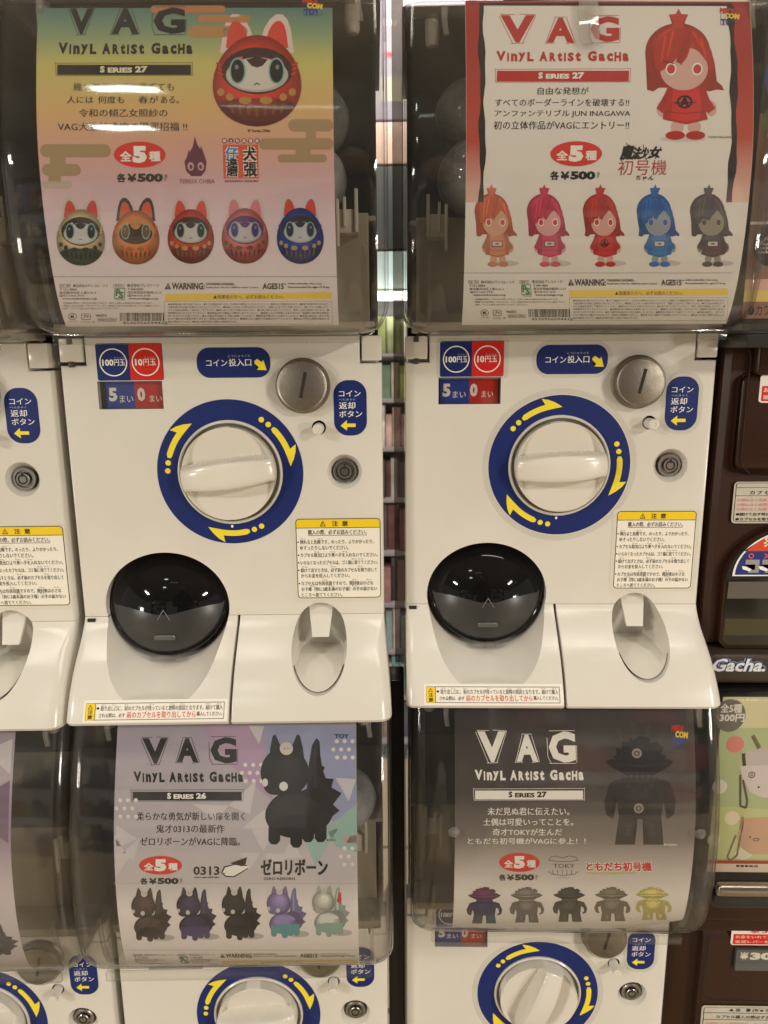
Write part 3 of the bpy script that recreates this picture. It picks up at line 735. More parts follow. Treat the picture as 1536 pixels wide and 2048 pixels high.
# --- printed toys: plain stand-ins, drawn in a box (X0,Y0,X1,Y1)
def sh(c, k): return ink(*[max(0, min(255, int(v*k))) for v in c])
def nb(a, b): 
    X0, Y0, X1, Y1 = b
    return lambda x, y: (X0+(X1-X0)*x, Y0+(Y1-Y0)*y)
def npoly(a, b, pts, m, lv): g = nb(a, b); a.poly([g(*p) for p in pts], m, lv)
def nell(a, b, cx, cy, rx, ry, m, lv, n=28, rot=0):
    g = nb(a, b); a.poly([g(cx+rx*cos(t)*cos(rot)-ry*sin(t)*sin(rot), cy+rx*cos(t)*sin(rot)+ry*sin(t)*cos(rot)) for t in [2*pi*k/n for k in range(n)]], m, lv)
def egg_pts(cx, cy, rx, ry, n=36):
    return [(cx+rx*cos(t)*(1+.10*sin(t)), cy+ry*sin(t)) for t in [2*pi*k/n for k in range(n)]]
def toy_egg(a, b, body, low, face, brow, ear, inner, eye, spot):
    a.cur = 'printed_toy'
    g_ = nb(a, b)
    for s in (-1, 1):
        E1 = [(.46, .22), (.42, .12), (.36, .04), (.29, -.005), (.22, -.005), (.165, .04), (.13, .12), (.11, .22), (.09, .34), (.40, .34)]
        mx = lambda q: (q[0] if s < 0 else 1-q[0], q[1])
        npoly(a, b, [mx(q) for q in E1], ink(*ear), 1); npoly(a, b, [mx((.275+(x-.275)*.66, .15+(y-.13)*.70)) for x, y in E1], ink(*inner), 2)
    for k in range(7): q = 1-.085*k; npoly(a, b, egg_pts(.5-.02*k*.5, .59-.012*k, .49*q, .41*q), sh(body, .70+.075*k), 3+.12*k)
    for k in range(5): q = 1-.10*k; npoly(a, b, [(x, y) for x, y in egg_pts(.5, .59, .486*q, .406*q) if y > .74], sh(low, .75+.12*k), 4+.12*k)
    npoly(a, b, [(.5+.40*cos(t)*(1-.06*abs(sin(t))), .50+.21*sin(t)) for t in [2*pi*k/30 for k in range(30)]], ink(*brow), 4)
    nell(a, b, .5, .535, .345, .155, sh(face, .88), 5); nell(a, b, .49, .53, .315, .14, ink(*face), 5.3)
    npoly(a, b, [(.38, .40), (.44, .455), (.5, .47), (.56, .455), (.62, .40), (.5, .375)], ink(*brow), 6)
    for s in (-1, 1):
        nell(a, b, .5+s*.215, .50, .092, .118, ink(135, 175, 172), 6); nell(a, b, .5+s*.215, .50, .074, .103, ink(*eye), 7)
        nell(a, b, .5+s*.225, .465, .022, .022, ink(120, 130, 130), 8, 10)
        for k in range(3): nell(a, b, .5+s*(.425-.01*k), .44+.04*k, .035, .012, ink(*body), 6, 8, rot=-s*.4)
    a.line([nb(a, b)(x, y) for x, y in ((.468, .625), (.5, .607), (.532, .625))], (b[2]-b[0])*.012, BLK, 7)
    for k, (x, y) in enumerate(((.10, .69), (.20, .735), (.37, .765), (.60, .765), (.79, .735), (.89, .69))):
        nell(a, b, x, y, .042+.03*(k in (2, 3)), .035, ink(*spot), 6, 10)
    for k in range(7):
        x = .22+.56*k/6; nell(a, b, x, .86-.03*abs(k-3)/3, .018, .055, sh(spot, .62), 6, 8, rot=(k-3)*.1)
    nell(a, b, .30, .40, .05, .018, sh(body, 1.25), 5, 10, rot=-.5)
def toy_doll(a, b, hair, dress, skin, eye, shoe, badge=None):
    a.cur = 'printed_toy'; H = ink(*hair); D = ink(*dress)
    st = []
    for k in range(10):
        r = .13 if k % 2 == 0 else .06; t = -pi/2+k*pi/5; st.append((.38+r*cos(t), .055+r*.52*sin(t)))
    npoly(a, b, [(.33, .08), (.43, .08), (.46, .15), (.30, .15)], H, 2); npoly(a, b, st, H, 3)
    npoly(a, b, [(.38+.42*cos(t), .325+.225*sin(t)) for t in [pi+pi*k/16 for k in range(17)]]+[(.86, .40), (.90, .55), (.97, .585), (.995, .62), (.90, .615), (.80, .63), (.70, .60), (.15, .60), (.08, .63), (.0, .615), (.03, .58), (-.01, .45)], sh(hair, .80), 1)
    for k in range(4): q = 1-.12*k; nell(a, b, .40-.01*k, .27-.01*k, .36*q, .15*q, sh(hair, .86+.07*k), 1.2+.1*k)
    for s, x in ((-1, .20), (1, .84)): nell(a, b, x, .765, .065, .06, ink(*skin), 1)
    npoly(a, b, [(.27, .59), (.75, .59), (.80, .68), (.89, .76), (.80, .80), (.76, .775), (.80, .845), (.52, .885), (.22, .845), (.28, .775), (.22, .80), (.13, .76), (.22, .66)], sh(dress, .86), 3)
    npoly(a, b, [(.33, .60), (.66, .60), (.70, .70), (.70, .84), (.50, .865), (.32, .84), (.34, .70)], D, 3.3)
    a.line([nb(a, b)(x, y) for x, y in ((.24, .785), (.5, .80), (.79, .785))], (b[2]-b[0])*.012, sh(dress, .72), 4)
    for x in (.41, .63): nell(a, b, x, .905, .085, .05, ink(*skin), 1); nell(a, b, x-.02*(x < .5)+.02*(x > .5), .968, .125, .034, ink(*shoe), 2)
    nell(a, b, .47, .455, .31, .165, ink(*skin), 4)
    npoly(a, b, [(.10, .46), (.06, .36), (.15, .22), (.34, .14), (.50, .14), (.66, .20), (.82, .32), (.86, .46), (.80, .50), (.76, .40), (.62, .30), (.57, .24), (.50, .37), (.42, .43), (.42, .34), (.30, .42), (.18, .47)], sh(hair, .92), 5)
    for (q, w) in ((( .20, .20, .16, .40), .02), ((.30, .16, .24, .36), .02), ((.66, .22, .74, .38), .02), ((.56, .17, .70, .30), .015)): npoly(a, b, [(q[0], q[1]), (q[0]+w*1.6, q[1]), (q[2]+w, q[3]), (q[2], q[3])], sh(hair, 1.14), 5.3)
    npoly(a, b, [(.50, .14), (.56, .15), (.44, .42), (.36, .40)], sh(hair, .86), 6)
    for x in (.30, .64): nell(a, b, x, .455, .07, .048, INKW if skin[0] > 190 else sh(skin, 1.1), 6, 18); nell(a, b, x, .455, .053, .036, ink(*eye), 7, 16)
    a.line([nb(a, b)(x, y) for x, y in ((.20, .395), (.34, .415))], (b[2]-b[0])*.012, sh(hair, .5), 7)
    if badge == 'A':
        g = nb(a, b); x0, y0 = g(.39, .66); x1, y1 = g(.59, .76); cx, cy = (x0+x1)/2, (y0+y1)/2
        a.circ(cx, cy, (x1-x0)*.5, (y1-y0)*.52, (x1-x0)*.12, BLK, 5, 24); a.text('A', cx-(x1-x0)*.33, cy-(y1-y0)*.42, cx+(x1-x0)*.33, cy+(y1-y0)*.42, BLK, 6, .05); a.line([(x0-(x1-x0)*.2, cy+4), (x1+(x1-x0)*.2, cy+2)], (x1-x0)*.07, BLK, 6)
    else:
        g = nb(a, b); x0, y0 = g(.37, .68); x1, y1 = g(.64, .755); a.rect(x0, y0, x1, y1, sh(dress, .45), 5, 3); a.rect(x0+3, y0+3, x1-3, y1-3, ink(200, 190, 180), 6, 2); a.ell((x0+x1)/2, (y0+y1)/2, (x1-x0)*.18, 3, sh(dress, .5), 7, 10)
def toy_beast(a, b, col, low, tail, eye=(215, 215, 215), top=(205, 195, 190)):
    a.cur = 'printed_toy'; C = ink(*col)
    npoly(a, b, [(.56, .62), (.60, .42), (.62, .22), (.66, .06), (.72, -.01), (.76, .02), (.765, .14), (.79, .28), (.86, .42), (.92, .58), (.80, .75), (.62, .75)], ink(*tail), 1)
    for q in ([(.80, .36), (.93, .37), (.88, .50)], [(.88, .44), (1.03, .50), (.90, .62)], [(.88, .58), (1.0, .66), (.86, .74)], [(.72, .22), (.82, .26), (.78, .34)]): npoly(a, b, q, ink(*tail), 1.3)
    for k in range(3): npoly(a, b, [(.66+.01*k, .50), (.67, .22), (.70, .06), (.725-.01*k, .06), (.72, .25), (.74-.015*k, .50)], sh(tail, 1.1+.1*k), 1.5+.1*k)
    nell(a, b, .66, .65, .26, .20, sh(col, .85), 2)
    for k in range(6): q = 1-.10*k; npoly(a, b, egg_pts(.44-.01*k, .69-.012*k, .39*q, .22*q), sh(col, .80+.10*k), 2.2+.1*k)
    for x, y in ((.17, .88), (.45, .91), (.60, .86), (.76, .86)): npoly(a, b, [(x-.075, y-.16), (x+.075, y-.16), (x+.07, y+.05), (x+.03, y+.085), (x-.04, y+.085), (x-.08, y+.05)], ink(*low), 3)
    nell(a, b, .42, .80, .30, .10, sh(col, .85) if low == col else ink(*low), 4)
    for p in ([(.11, .24), (.13, .08), (.165, -.035), (.20, -.045), (.25, .04), (.31, .14)], [(.36, .14), (.42, .04), (.475, -.045), (.51, -.035), (.545, .08), (.57, .24)]): npoly(a, b, p, C, 4)
    nell(a, b, .335, .085, .085, .060, ink(*top), 6.2, 18)
    for x in (.31, .355): nell(a, b, x, .085, .008, .008, BLK, 7, 6)
    npoly(a, b, [(.31+.31*cos(t)*(1+.05*sin(t)), .30+.225*sin(t)) for t in [2*pi*k/28 for k in range(28)]], sh(col, .86), 5)
    nell(a, b, .18, .44, .14, .075, C, 5.2, 20)
    for k in range(4): q = .85-.16*k; nell(a, b, .32+.01*k, .28-.012*k, .29*q, .205*q, sh(col, 1.0+.10*k), 5.3+.1*k)
    if eye: nell(a, b, .055, .40, .036, .038, ink(*eye), 6, 14); nell(a, b, .29, .435, .055, .042, ink(*eye), 6, 16)
    else:
        for x in (.07, .30): a.line([nb(a, b)(x+d, .42+q) for d, q in ((-.05, 0), (0, .02), (.05, 0))], (b[2]-b[0])*.012, sh(col, .5), 6)
    nell(a, b, .36, .22, .10, .05, sh(col, 1.35), 6, 14, rot=.3); nell(a, b, .60, .58, .13, .04, sh(col, 1.3), 5, 14, rot=.2)
def toy_spiky(a, b, col, low, head=None, disc=None):
    a.cur = 'printed_toy'; C = ink(*col); Hd = ink(*(head or col))
    pts = [(.10, .24)]
    for k in range(19):
        t = pi+pi*k/18; r = 1.06 if k % 2 else .84; pts.append((.5+.36*r*cos(t), .215+.215*r*sin(t)))
    pts += [(.92, .24), (.78, .30), (.70, .36), (.30, .36), (.22, .30)]
    npoly(a, b, pts, Hd, 3); npoly(a, b, [(.03, .225), (.10, .20), (.90, .20), (.97, .225), (.90, .27), (.74, .33), (.26, .33), (.10, .27)], sh(head or col, .92), 3.15); npoly(a, b, [(.05, .232), (.5, .258), (.95, .232), (.5, .278)], sh(head or col, 1.55), 4)
    npoly(a, b, [(.30, .34), (.70, .34), (.84, .44), (.80, .70), (.76, .74), (.24, .74), (.20, .70), (.16, .44)], C, 2)
    for k in range(4): q = 1-.2*k; nell(a, b, .48, .50, .27*q, .17*q, sh(col, .95+.10*k), 2.2+.1*k)
    for k in range(3): q = 1-.25*k; nell(a, b, .48, .15, .26*q, .10*q, sh(head or col, 1.0+.12*k), 3.2+.1*k)
    for k in range(7): nell(a, b, .24+.087*k, .07+.03*abs(k-3), .022, .018, sh(head or col, 1.3), 3.6, 8); nell(a, b, .20+.10*k, .19, .022, .016, sh(head or col, 1.25), 3.6, 8)
    for k in range(6): nell(a, b, .30+.08*k, .36, .035, .014, sh(col, 1.5), 3.4, 8); nell(a, b, .34+.32*(k % 2), .80+.04*(k//2), .05, .02, sh(low, 1.25), 2.5, 8)
    for s in (-1, 1):
        npoly(a, b, [(.5+s*.28, .38), (.5+s*.42, .42), (.5+s*.50, .58), (.5+s*.47, .70), (.5+s*.38, .74), (.5+s*.35, .71), (.5+s*.41, .66), (.5+s*.39, .56), (.5+s*.30, .52)], C, 1)
        npoly(a, b, [(.5+s*.03, .70), (.5+s*.29, .70), (.5+s*.30, .94), (.5+s*.34, .985), (.5+s*.06, .985), (.5+s*.08, .80)], ink(*low), 1)
    for k in range(5): nell(a, b, .34+.08*k, .44+.04*(k % 2), .03, .02, sh(col, 1.35), 4, 8)
    if disc:
        for (x, y) in ((.46, .145), (.48, .64)): nell(a, b, x, y, .068, .045, ink(*disc), 5, 18); nell(a, b, x, y, .045, .028, sh(disc, .6), 6, 12); nell(a, b, x, y, .02, .013, ink(*disc), 7, 8)
def shadow(a, x0, y0, x1, y1, m): a.cur = 'printed_toy'; a.ell((x0+x1)/2, (y0+y1)/2, (x1-x0)/2, (y1-y0)/2, m, 0, 20)

def title(a, V, A_, G, sub, bar, stx, m, barm, txm, series):
    a.cur = 'lettering'
    for ch, (x0, y0, x1, y1) in (('V', V), ('A', A_), ('G', G)):
        a.text(ch, x0, y0, x1, y1, m, 2, .045)
        rnd = random.Random(x0)
        w = x1-x0; h = y1-y0
        if ch == 'V':
            sk = [[(x0-6, y0+2), (x0+w*.36, y1+3)], [(x0-2, y0-4), (x0+w*.42, y0-3)], [(x1+3, y0+1), (x0+w*.66, y1)], [(x0+w*.30, y1+4), (x0+w*.70, y1+2)], [(x0+w*.55, y0-5), (x1+4, y0-2)]]
        elif ch == 'A':
            sk = [[(x0-4, y1+2), (x0+w*.30, y0)], [(x0+w*.26, y0-3), (x0+w*.75, y0-2)], [(x1+4, y1-2), (x0+w*.72, y0+3)], [(x0-6, y1+3), (x0+w*.3, y1+2)], [(x0+w*.7, y1+4), (x1+5, y1)]]
        else:
            sk = [[(x0-5, y0+h*.2), (x0-4, y0+h*.8)], [(x0+4, y0-2), (x1-2, y0-3)], [(x0+2, y1+3), (x1, y1+3)], [(x1+4, y0+h*.45), (x1+3, y1)], [(x0-4, y0+h*.8), (x0+8, y1+2)]]
        for l in sk: a.line(l, 2.0, m, 2)
    x0, y0, x1, y1 = sub; W = x1-x0; h = y1-y0
    # uneven capitals: (text, start, end, dy0, dy1)
    for s, p, q, d0, d1 in (('V', 0, .072, 0, .05), ('i', .082, .097, .12, 0), ('n', .112, .160, .22, 0), ('y', .168, .222, .14, -.02), ('L', .235, .284, .10, 0),
                            ('A', .327, .388, .04, 0), ('R', .404, .452, .14, 0), ('t', .464, .500, .08, 0), ('i', .512, .528, .14, 0), ('S', .540, .588, .14, 0), ('t', .600, .640, .06, 0),
                            ('G', .692, .760, 0, 0), ('a', .774, .822, .24, 0), ('c', .836, .882, .20, 0), ('H', .893, .943, .10, 0), ('a', .954, 1.0, .20, 0)):
        a.text(s, x0+W*p, y0+h*d0, x0+W*q, y1-h*d1, m, 2, .055)
    x0, y0, x1, y1 = bar; a.rect(x0+3, y0+3, x1-3, y1-1, barm, 2)
    for l in ([(x0-4, y0-6), (x0-1, y1+3)], [(x0-2, y0-3), (x1+2, y0-5)], [(x1+3, y0-8), (x1+2, y1+4)], [(x0, y1+2), (x1+2, y1+1)]): a.line(l, 1.6, barm, 2)
    x0, y0, x1, y1 = stx; a.text('S', x0, y0-1, x0+(x1-x0)*.10, y1, txm, 3, .05); a.text('ERIES', x0+(x1-x0)*.165, y0+(y1-y0)*.18, x0+(x1-x0)*.68, y1, txm, 3, .045); a.text(series, x0+(x1-x0)*.74, y0-1, x1, y1, txm, 3, .05)
def badge(a, e, p, dark=BLK):
    x0, y0, x1, y1 = e; w, h = x1-x0, y1-y0
    a.cur = 'price_badge'; a.ell((x0+x1)/2, (y0+y1)/2, w/2, h/2, ink(214, 52, 44), 2, 40)
    a.text('全', x0+w*.12, y0+h*.37, x0+w*.34, y0+h*.76, INKW, 3, .03); a.text('5', x0+w*.36, y0+h*.17, x0+w*.64, y0+h*.82, INKW, 3, .07); a.text('種', x0+w*.68, y0+h*.37, x0+w*.90, y0+h*.76, INKW, 3, .03)
    x0, y0, x1, y1 = p; w, h = x1-x0, y1-y0
    a.text('各', x0, y0+h*.05, x0+w*.18, y0+h*.95, dark, 2, .035); a.text('¥', x0+w*.21, y0+h*.08, x0+w*.39, y0+h*.92, dark, 2, .045); a.text('500', x0+w*.41, y0+h*.05, x0+w*.915, y0+h*.92, dark, 2, .06)
    a.text('(税込)', x0+w*.905, y0+h*.30, x0+w*1.03, y0+h*.62, dark, 2, .01, rot=pi/2)
def medicom(a, x0, y0, x1, y1):
    a.cur = 'maker_mark'; w, h = x1-x0, y1-y0
    a.frame(x0+w*.05, y0+h*.3, x1-w*.02, y1, w*.03, ink(60, 60, 120), 1, 2)
    a.text('MEDI', x0, y0, x0+w*.72, y0+h*.30, ink(190, 40, 40), 2, .06, rot=.08); a.text('COM', x0+w*.22, y0+h*.30, x0+w, y0+h*.62, ink(235, 205, 60), 3, .06, rot=.1); a.text('TOY', x0+w*.08, y0+h*.60, x0+w*.86, y0+h*.99, ink(40, 62, 150), 2, .07, rot=-.05)
def footer(a, X, Y, n=8, barcode='4530956594422', code='VAG27-4', full=True):
    """X, Y map the footer layout into the artwork of this poster"""
    a.cur = 'small_print'
    K = ink(60, 56, 54)
    def t(s, x0, y0, x1, y1, b=.0, m=K): a.text(s, X(x0), Y(y0), X(x1), Y(y1), m, 2, b)
    a.rect(X(200), Y(1106), X(1338), Y(1107.6), ink(110, 105, 100), 1)
    a.frame(X(238), Y(1136), X(281), Y(1149), 1, K, 1); t('企画・制作', 241, 1138, 279, 1147); t('株式会社メディコム・トイ', 291, 1136, 430, 1149, .01)
    t('〒151-0064', 240, 1152, 307, 1162, .01); t('東京都渋谷区上原3-22-5', 240, 1165, 385, 1176, .01); t('☎03-3460-3933', 240, 1178, 340, 1187, .01); t('www.medicomtoy.co.jp', 255, 1190, 390, 1200, .02)
    a.frame(X(450), Y(1136), X(493), Y(1149), 1, K, 1); t('発売元', 456, 1138, 488, 1147); t('株式会社プレステージ', 505, 1135, 632, 1148, .01)
    t('〒340-0003', 508, 1152, 570, 1161, .01); t('埼玉県草加市稲荷3-2-13', 508, 1164, 643, 1175, .01); t('☎048-935-5340', 508, 1177, 600, 1187, .01); t('www.prestage.co.jp', 515, 1190, 632, 1200, .02)
    a.frame(X(457), Y(1152), X(499), Y(1194), 3, ink(60, 130, 80), 1, 3); t('P', 462, 1156, 480, 1184, .05, ink(60, 130, 80)); t('S', 474, 1166, 494, 1192, .05, ink(60, 130, 80)); t('Prestage', 462, 1196, 500, 1201, .02)
    a.poly([(X(667), Y(1130)), (X(654), Y(1157)), (X(680), Y(1157))], K, 2); a.text('!', X(666), Y(1138), X(669), Y(1154), ink(225, 220, 215), 3, .04)
    t('WARNING:', 682, 1131, 812, 1158, .035); t('CHOKING HAZARD-', 817, 1131, 932, 1141, .03); t('Small parts. Not for children under 3 years.', 817, 1145, 1027, 1155, .01)
    t('AGES15', 1042, 1133, 1127, 1157, .035); t('+', 1129, 1133, 1137, 1141, .03); t('Adult collectible. Not a toy.', 1143, 1131, 1279, 1140, .02); t('Recommended for ages 15 & up.', 1143, 1144, 1310, 1154, .02)
    a.poly([(X(657), Y(1176)), (X(1318), Y(1168)), (X(1318), Y(1194)), (X(657), Y(1203))], ink(236, 206, 84), 1)
    t('▲保護者の方へ、必ずお読みください。', 848, 1179, 1128, 1195, .012)
    if not full: return
    a.frame(X(656), Y(1204), X(1319), Y(1298), 1.2, ink(120, 112, 104), 1)
    L_ = ['●本製品は食べ物ではありません。●小さな部品があります。口の中には絶対に入れないでください。窒息などの危険があります。●誤飲の危険がありますので、', '15歳未満のお子様には絶対に与えないでください。●製品により尖った部分がありますので、取扱いには十分ご注意ください。●カプセルを踏んだり、',
          'かけた部品を使用して遊ばないでください。●思わぬケガをする恐れがあります。●火気に近づけないでください。変形、変色の原因になります。●', '長時間日光にあてないでください。●本製品以外の用途には使用しないでください。●着色には十分注意しておりますが、衣服等に色が移る場合が',
          'ありますのでご注意ください。●お子様の手の届かない所に保管してください。●開封後の袋はすぐに捨ててください。●塗装の都合上、若干の色', 'むらや傷がある場合がありますが、使用には問題ありません。●湿気の多い場所での保管はさけてください。●商品の写真と実際の商品とは', '異なる場合がございます。●商品の仕様は予告なく変更する場合があります。']
    for k, s in enumerate(L_):
        y = 1212+k*11.8; t(s, 672, y, 1306 if k < 6 else 944, y+8.6, .004)
    for k, (s, x1) in enumerate((('※自販機の性質上、同じものが続けて出たり、見本とは異なる商品が出る場合があります。', 610), ('※製品には万全を期しておりますが、万が一部品の欠品や不良がありましたらご連絡ください。', 642), ('※写真・イラストと商品とは多少異なりますのでご了承ください。', 480))):
        t(s, 258, 1208+k*11, x1, 1215+k*11, .004)
    a.circ(X(297), Y(1266), X(314)-X(297), Y(1280)-Y(1266), 2.2, K, 1, 24); t('紙', 289, 1259, 305, 1273, .03); t('外箱・台紙', 281, 1283, 314, 1288)
    a.frame(X(332), Y(1254), X(368), Y(1279), 2.2, K, 1, 5); t('プラ', 339, 1260, 361, 1273, .03); t('カプセル・袋', 330, 1283, 384, 1292)
    t(code, 388, 1257, 430, 1267, .03); a.frame(X(395), Y(1272), X(470), Y(1286), 1.2, K, 1); t('MADE IN CHINA', 400, 1276, 466, 1283, .02)
    r = random.Random(5); x = 483
    while x < 658:
        w = r.choice((1.2, 1.8, 2.8, 4)); a.rect(X(x), Y(1251), X(x+w), Y(1284), BLK, 2); x += w+r.choice((1.6, 2.4, 3.6))
    t(barcode, 493, 1287, 670, 1297, .01)

def lines_of(a, rows, m, bold=.012, lv=2):
    a.cur = 'lettering'
    for s, x0, y0, x1, y1 in rows: a.text(s, x0, y0, x1, y1, m, lv, bold)

# 1 --- rainbow poster, egg toys
R_UL = [(15, 75, 665, .2259, .2249), (150, 75, 665, .1777, .1766), (350, 78, 667, .1103, .1090), (552, 104, 669, .0422, .0407), (650, 135, 672, .0078, .0062)]
m = ramp('rainbow_print', [(0, (228, 222, 222)), (.20, (226, 216, 220)), (.36, (216, 194, 204)), (.46, (208, 172, 178)), (.57, (212, 164, 146)), (.68, (212, 174, 116)), (.82, (196, 188, 108)), (.91, (136, 158, 122)), (1, (88, 122, 118))], lo=.0, hi=.226)
po, a = poster(ul, 'rainbow poster with red egg toy and five small egg toys, upper left machine', .0286, .2367, .0068, .2255, m, poster_art(R_UL, .0286, .2367, 0, 0, 2), slant=(-.0008, -.0008))
a.cur = 'printed_cloud'; g = ink(164, 140, 104)
for x0, y0, x1, y1, c in ((163, 580, 443, 632, g), (165, 658, 320, 705, g), (167, 725, 285, 755, ink(186, 168, 150)), (1152, 480, 1331, 530, g), (1035, 556, 1332, 602, g), (1108, 620, 1305, 652, g), (600, 22, 900, 52, ink(178, 120, 80)), (755, 105, 990, 150, ink(178, 134, 76)), (790, 60, 1000, 92, ink(178, 128, 78))):
    a.rect(x0, y0, x1, y1, c, 1, (y1-y0)*.48)
for x0, y0, x1, y1 in ((200, 628, 262, 662), (190, 700, 240, 728), (1222, 526, 1262, 560), (1180, 598, 1240, 624)): a.rect(x0, y0, x1, y1, g, 1)
title(a, (278, 34, 372, 137), (446, 34, 555, 137), (612, 30, 740, 137), (236, 172, 770, 218), (230, 257, 768, 300), (403, 266, 592, 291), BLK, BLK, ink(225, 215, 190), '27')
K = ink(44, 36, 32)
lines_of(a, [('幾つ時代を通り過ぎても', 298, 332, 698, 366), ('人には', 273, 386, 378, 417), ('何度も', 396, 386, 500, 417), ('春が', 556, 386, 636, 417), ('ある。', 645, 386, 718, 417), ('令和の傾乙女照紗の', 320, 438, 672, 472), ('VAG犬張仔達磨で開運招福 !!', 236, 492, 750, 528)], K, .012)
lines_of(a, [('© Teresa Chiba', 990, 520, 1080, 532)], K, .02)
badge(a, (455, 570, 661, 673), (463, 693, 665, 733), ink(58, 52, 40))
a.cur = 'artist_mark'; pu = ink(104, 52, 74)
a.poly([(780, 548), (786, 575), (800, 600), (803, 585), (812, 610), (818, 632), (824, 650), (818, 685), (800, 706), (760, 706), (740, 685), (735, 650), (745, 632), (755, 600), (758, 612), (770, 590)], pu, 1)
for s in (-1, 1): a.ell(780+s*20, 668, 13, 17, ink(196, 160, 160), 2, 16); a.ell(780+s*19, 670, 6, 9, pu, 3, 12)
a.text('TERESA CHIBA', 712, 718, 855, 735, ink(120, 50, 50), 2, .0)
a.cur = 'title_block'
for k, ch in enumerate('郷土玩具看板'): a.ell(897+26*k, 567, 11, 11, ink(140, 42, 36), 1, 18); a.text(ch, 890+26*k, 560, 904+26*k, 574, INKW, 2, .02)
a.rect(890, 582, 1031, 715, ink(214, 88, 62), 1)
for ch, x0, y0, x1, y1, mm in (('犬', 972, 590, 1022, 646, BLK), ('張', 972, 650, 1024, 708, BLK), ('仔', 900, 592, 950, 640, ink(60, 130, 190)), ('達', 902, 636, 948, 672, BLK), ('磨', 902, 668, 948, 708, BLK)):
    a.text(ch, x0-3, y0-3, x1+3, y1+3, INKW, 2, .10); a.text(ch, x0, y0, x1, y1, mm, 4, .03)
a.text('INUHARIKO DARUMA', 895, 721, 1031, 730, ink(120, 50, 50), 2, .03)
ear = (214, 196, 190)
toy_egg(a, (848, 60, 1208, 510), (196, 58, 44), (112, 40, 32), (206, 200, 192), (62, 38, 34), ear, (206, 70, 52), (28, 30, 30), (176, 134, 66))
for b, c in (((224, 787, 420, 1063), dict(body=(196, 172, 128), low=(52, 62, 38), face=(196, 196, 194), brow=(46, 40, 34), ear=(196, 186, 176), inner=(200, 66, 52), eye=(34, 38, 38), spot=(40, 48, 34))),
             ((445, 793, 636, 1058), dict(body=(206, 118, 62), low=(176, 92, 48), face=(66, 42, 32), brow=(196, 132, 70), ear=(60, 66, 48), inner=(206, 92, 62), eye=(110, 86, 66), spot=(150, 108, 52))),
             ((665, 788, 853, 1055), dict(body=(192, 54, 42), low=(110, 34, 28), face=(196, 192, 186), brow=(54, 38, 32), ear=(204, 180, 176), inner=(204, 72, 54), eye=(34, 34, 36), spot=(178, 142, 72))),
             ((880, 783, 1070, 1055), dict(body=(196, 104, 100), low=(150, 66, 62), face=(190, 184, 188), brow=(92, 52, 110), ear=(206, 182, 188), inner=(206, 120, 130), eye=(72, 48, 118), spot=(112, 70, 42))),
             ((1100, 781, 1290, 1056), dict(body=(36, 62, 150), low=(38, 46, 104), face=(186, 188, 196), brow=(46, 42, 52), ear=(196, 192, 200), inner=(200, 66, 56), eye=(36, 44, 74), spot=(166, 144, 92)))):
    toy_egg(a, b, **c)
footer(a, lambda x: x, lambda y: y)
medicom(a, 1210, -8, 1290, 62)
a.build(po)

# 2 --- white poster with red border, dolls
R_UR = [(3, 925, 1473, .2400, .2357), (150, 928, 1484, .1847, .1810), (300, 938, 1488, .1308, .1278), (400, 935, 1495, .0961, .0933), (545, 930, 1478, .0447, .0425), (645, 918, 1455, .0082, .0062)]
# straighten the sheet's own edges
m = ramp('white_print', [(0, (226, 222, 216)), (1, (228, 222, 216))], lo=0, hi=.24)
po, a = poster(ur, 'white poster with a red border showing red haired doll toys, upper right machine', .0455, .2545, .0064, .2400, m, poster_art(R_UR, .0455, .2545, 768, 0, 2), slant=(-.0012, -.0025))
a.cur = 'printed_border'
GR = ramp('red_fade_print', [(0, (226, 220, 214)), (.16, (222, 190, 176)), (.5, (186, 74, 58)), (1, (166, 48, 40))], lo=.072, hi=.20)
GK = ramp('black_fade_print', [(0, (222, 216, 210)), (.3, (90, 80, 76)), (.6, (34, 28, 28)), (1, (30, 24, 24))], lo=.078, hi=.13)
lf = [(311, 8), (322, 300), (335, 600), (330, 830)]
rnd = random.Random(3)
ys = [10+40*k for k in range(21)]
def xl(y): return {0: 0}.get(-1) or (interp([(0, 315), (300, 322), (600, 337), (830, 328), (900, 326)], y, 1))
def xr_(y): return interp([(0, 1440), (150, 1405+42), (300, 1434), (500, 1440), (800, 1455), (900, 1452)], y, 1)
def edge_u(u):   # a straight vertical line at sheet position u, in artwork units
    def f(y):
        py = y/2; a0, b0 = interp(R_UR, py, 1), interp(R_UR, py, 2); return ((a0+(u-.0455)/(.209)*(b0-a0))-768)*2
    return f
e0, e1, e2, e3 = edge_u(.0457), edge_u(.0560), edge_u(.2415), edge_u(.2543)
wv = lambda y, s: 4*sin(y*.019+s)+2.5*sin(y*.043+s*2)
for y0, y1 in zip(ys, ys[1:]):
    a.poly([(e0(y0), y0), (e1(y0)+wv(y0, 1), y0), (e1(y1)+wv(y1, 1), y1), (e0(y1), y1)], GR, 1)
    a.poly([(e2(y0)+wv(y0, 2), y0), (e3(y0), y0), (e3(y1), y1), (e2(y1)+wv(y1, 2), y1)], GR, 1)
    if y0 < 800:
        a.poly([(e1(y0)-3+wv(y0, 1), y0), (e1(y0)+17+wv(y0, 3), y0), (e1(y1)+17+wv(y1, 3), y1), (e1(y1)-3+wv(y1, 1), y1)], GK, 2)
        a.poly([(e2(y0)-18+wv(y0, 4), y0), (e2(y0)+6+wv(y0, 2), y0), (e2(y1)+6+wv(y1, 2), y1), (e2(y1)-18+wv(y1, 4), y1)], GK, 2)
a.poly([(e0(4)+2, 3), (e3(4)-2, 8), (e3(20)-2, 26), (e0(20), 18)], ink(150, 44, 38), 3)
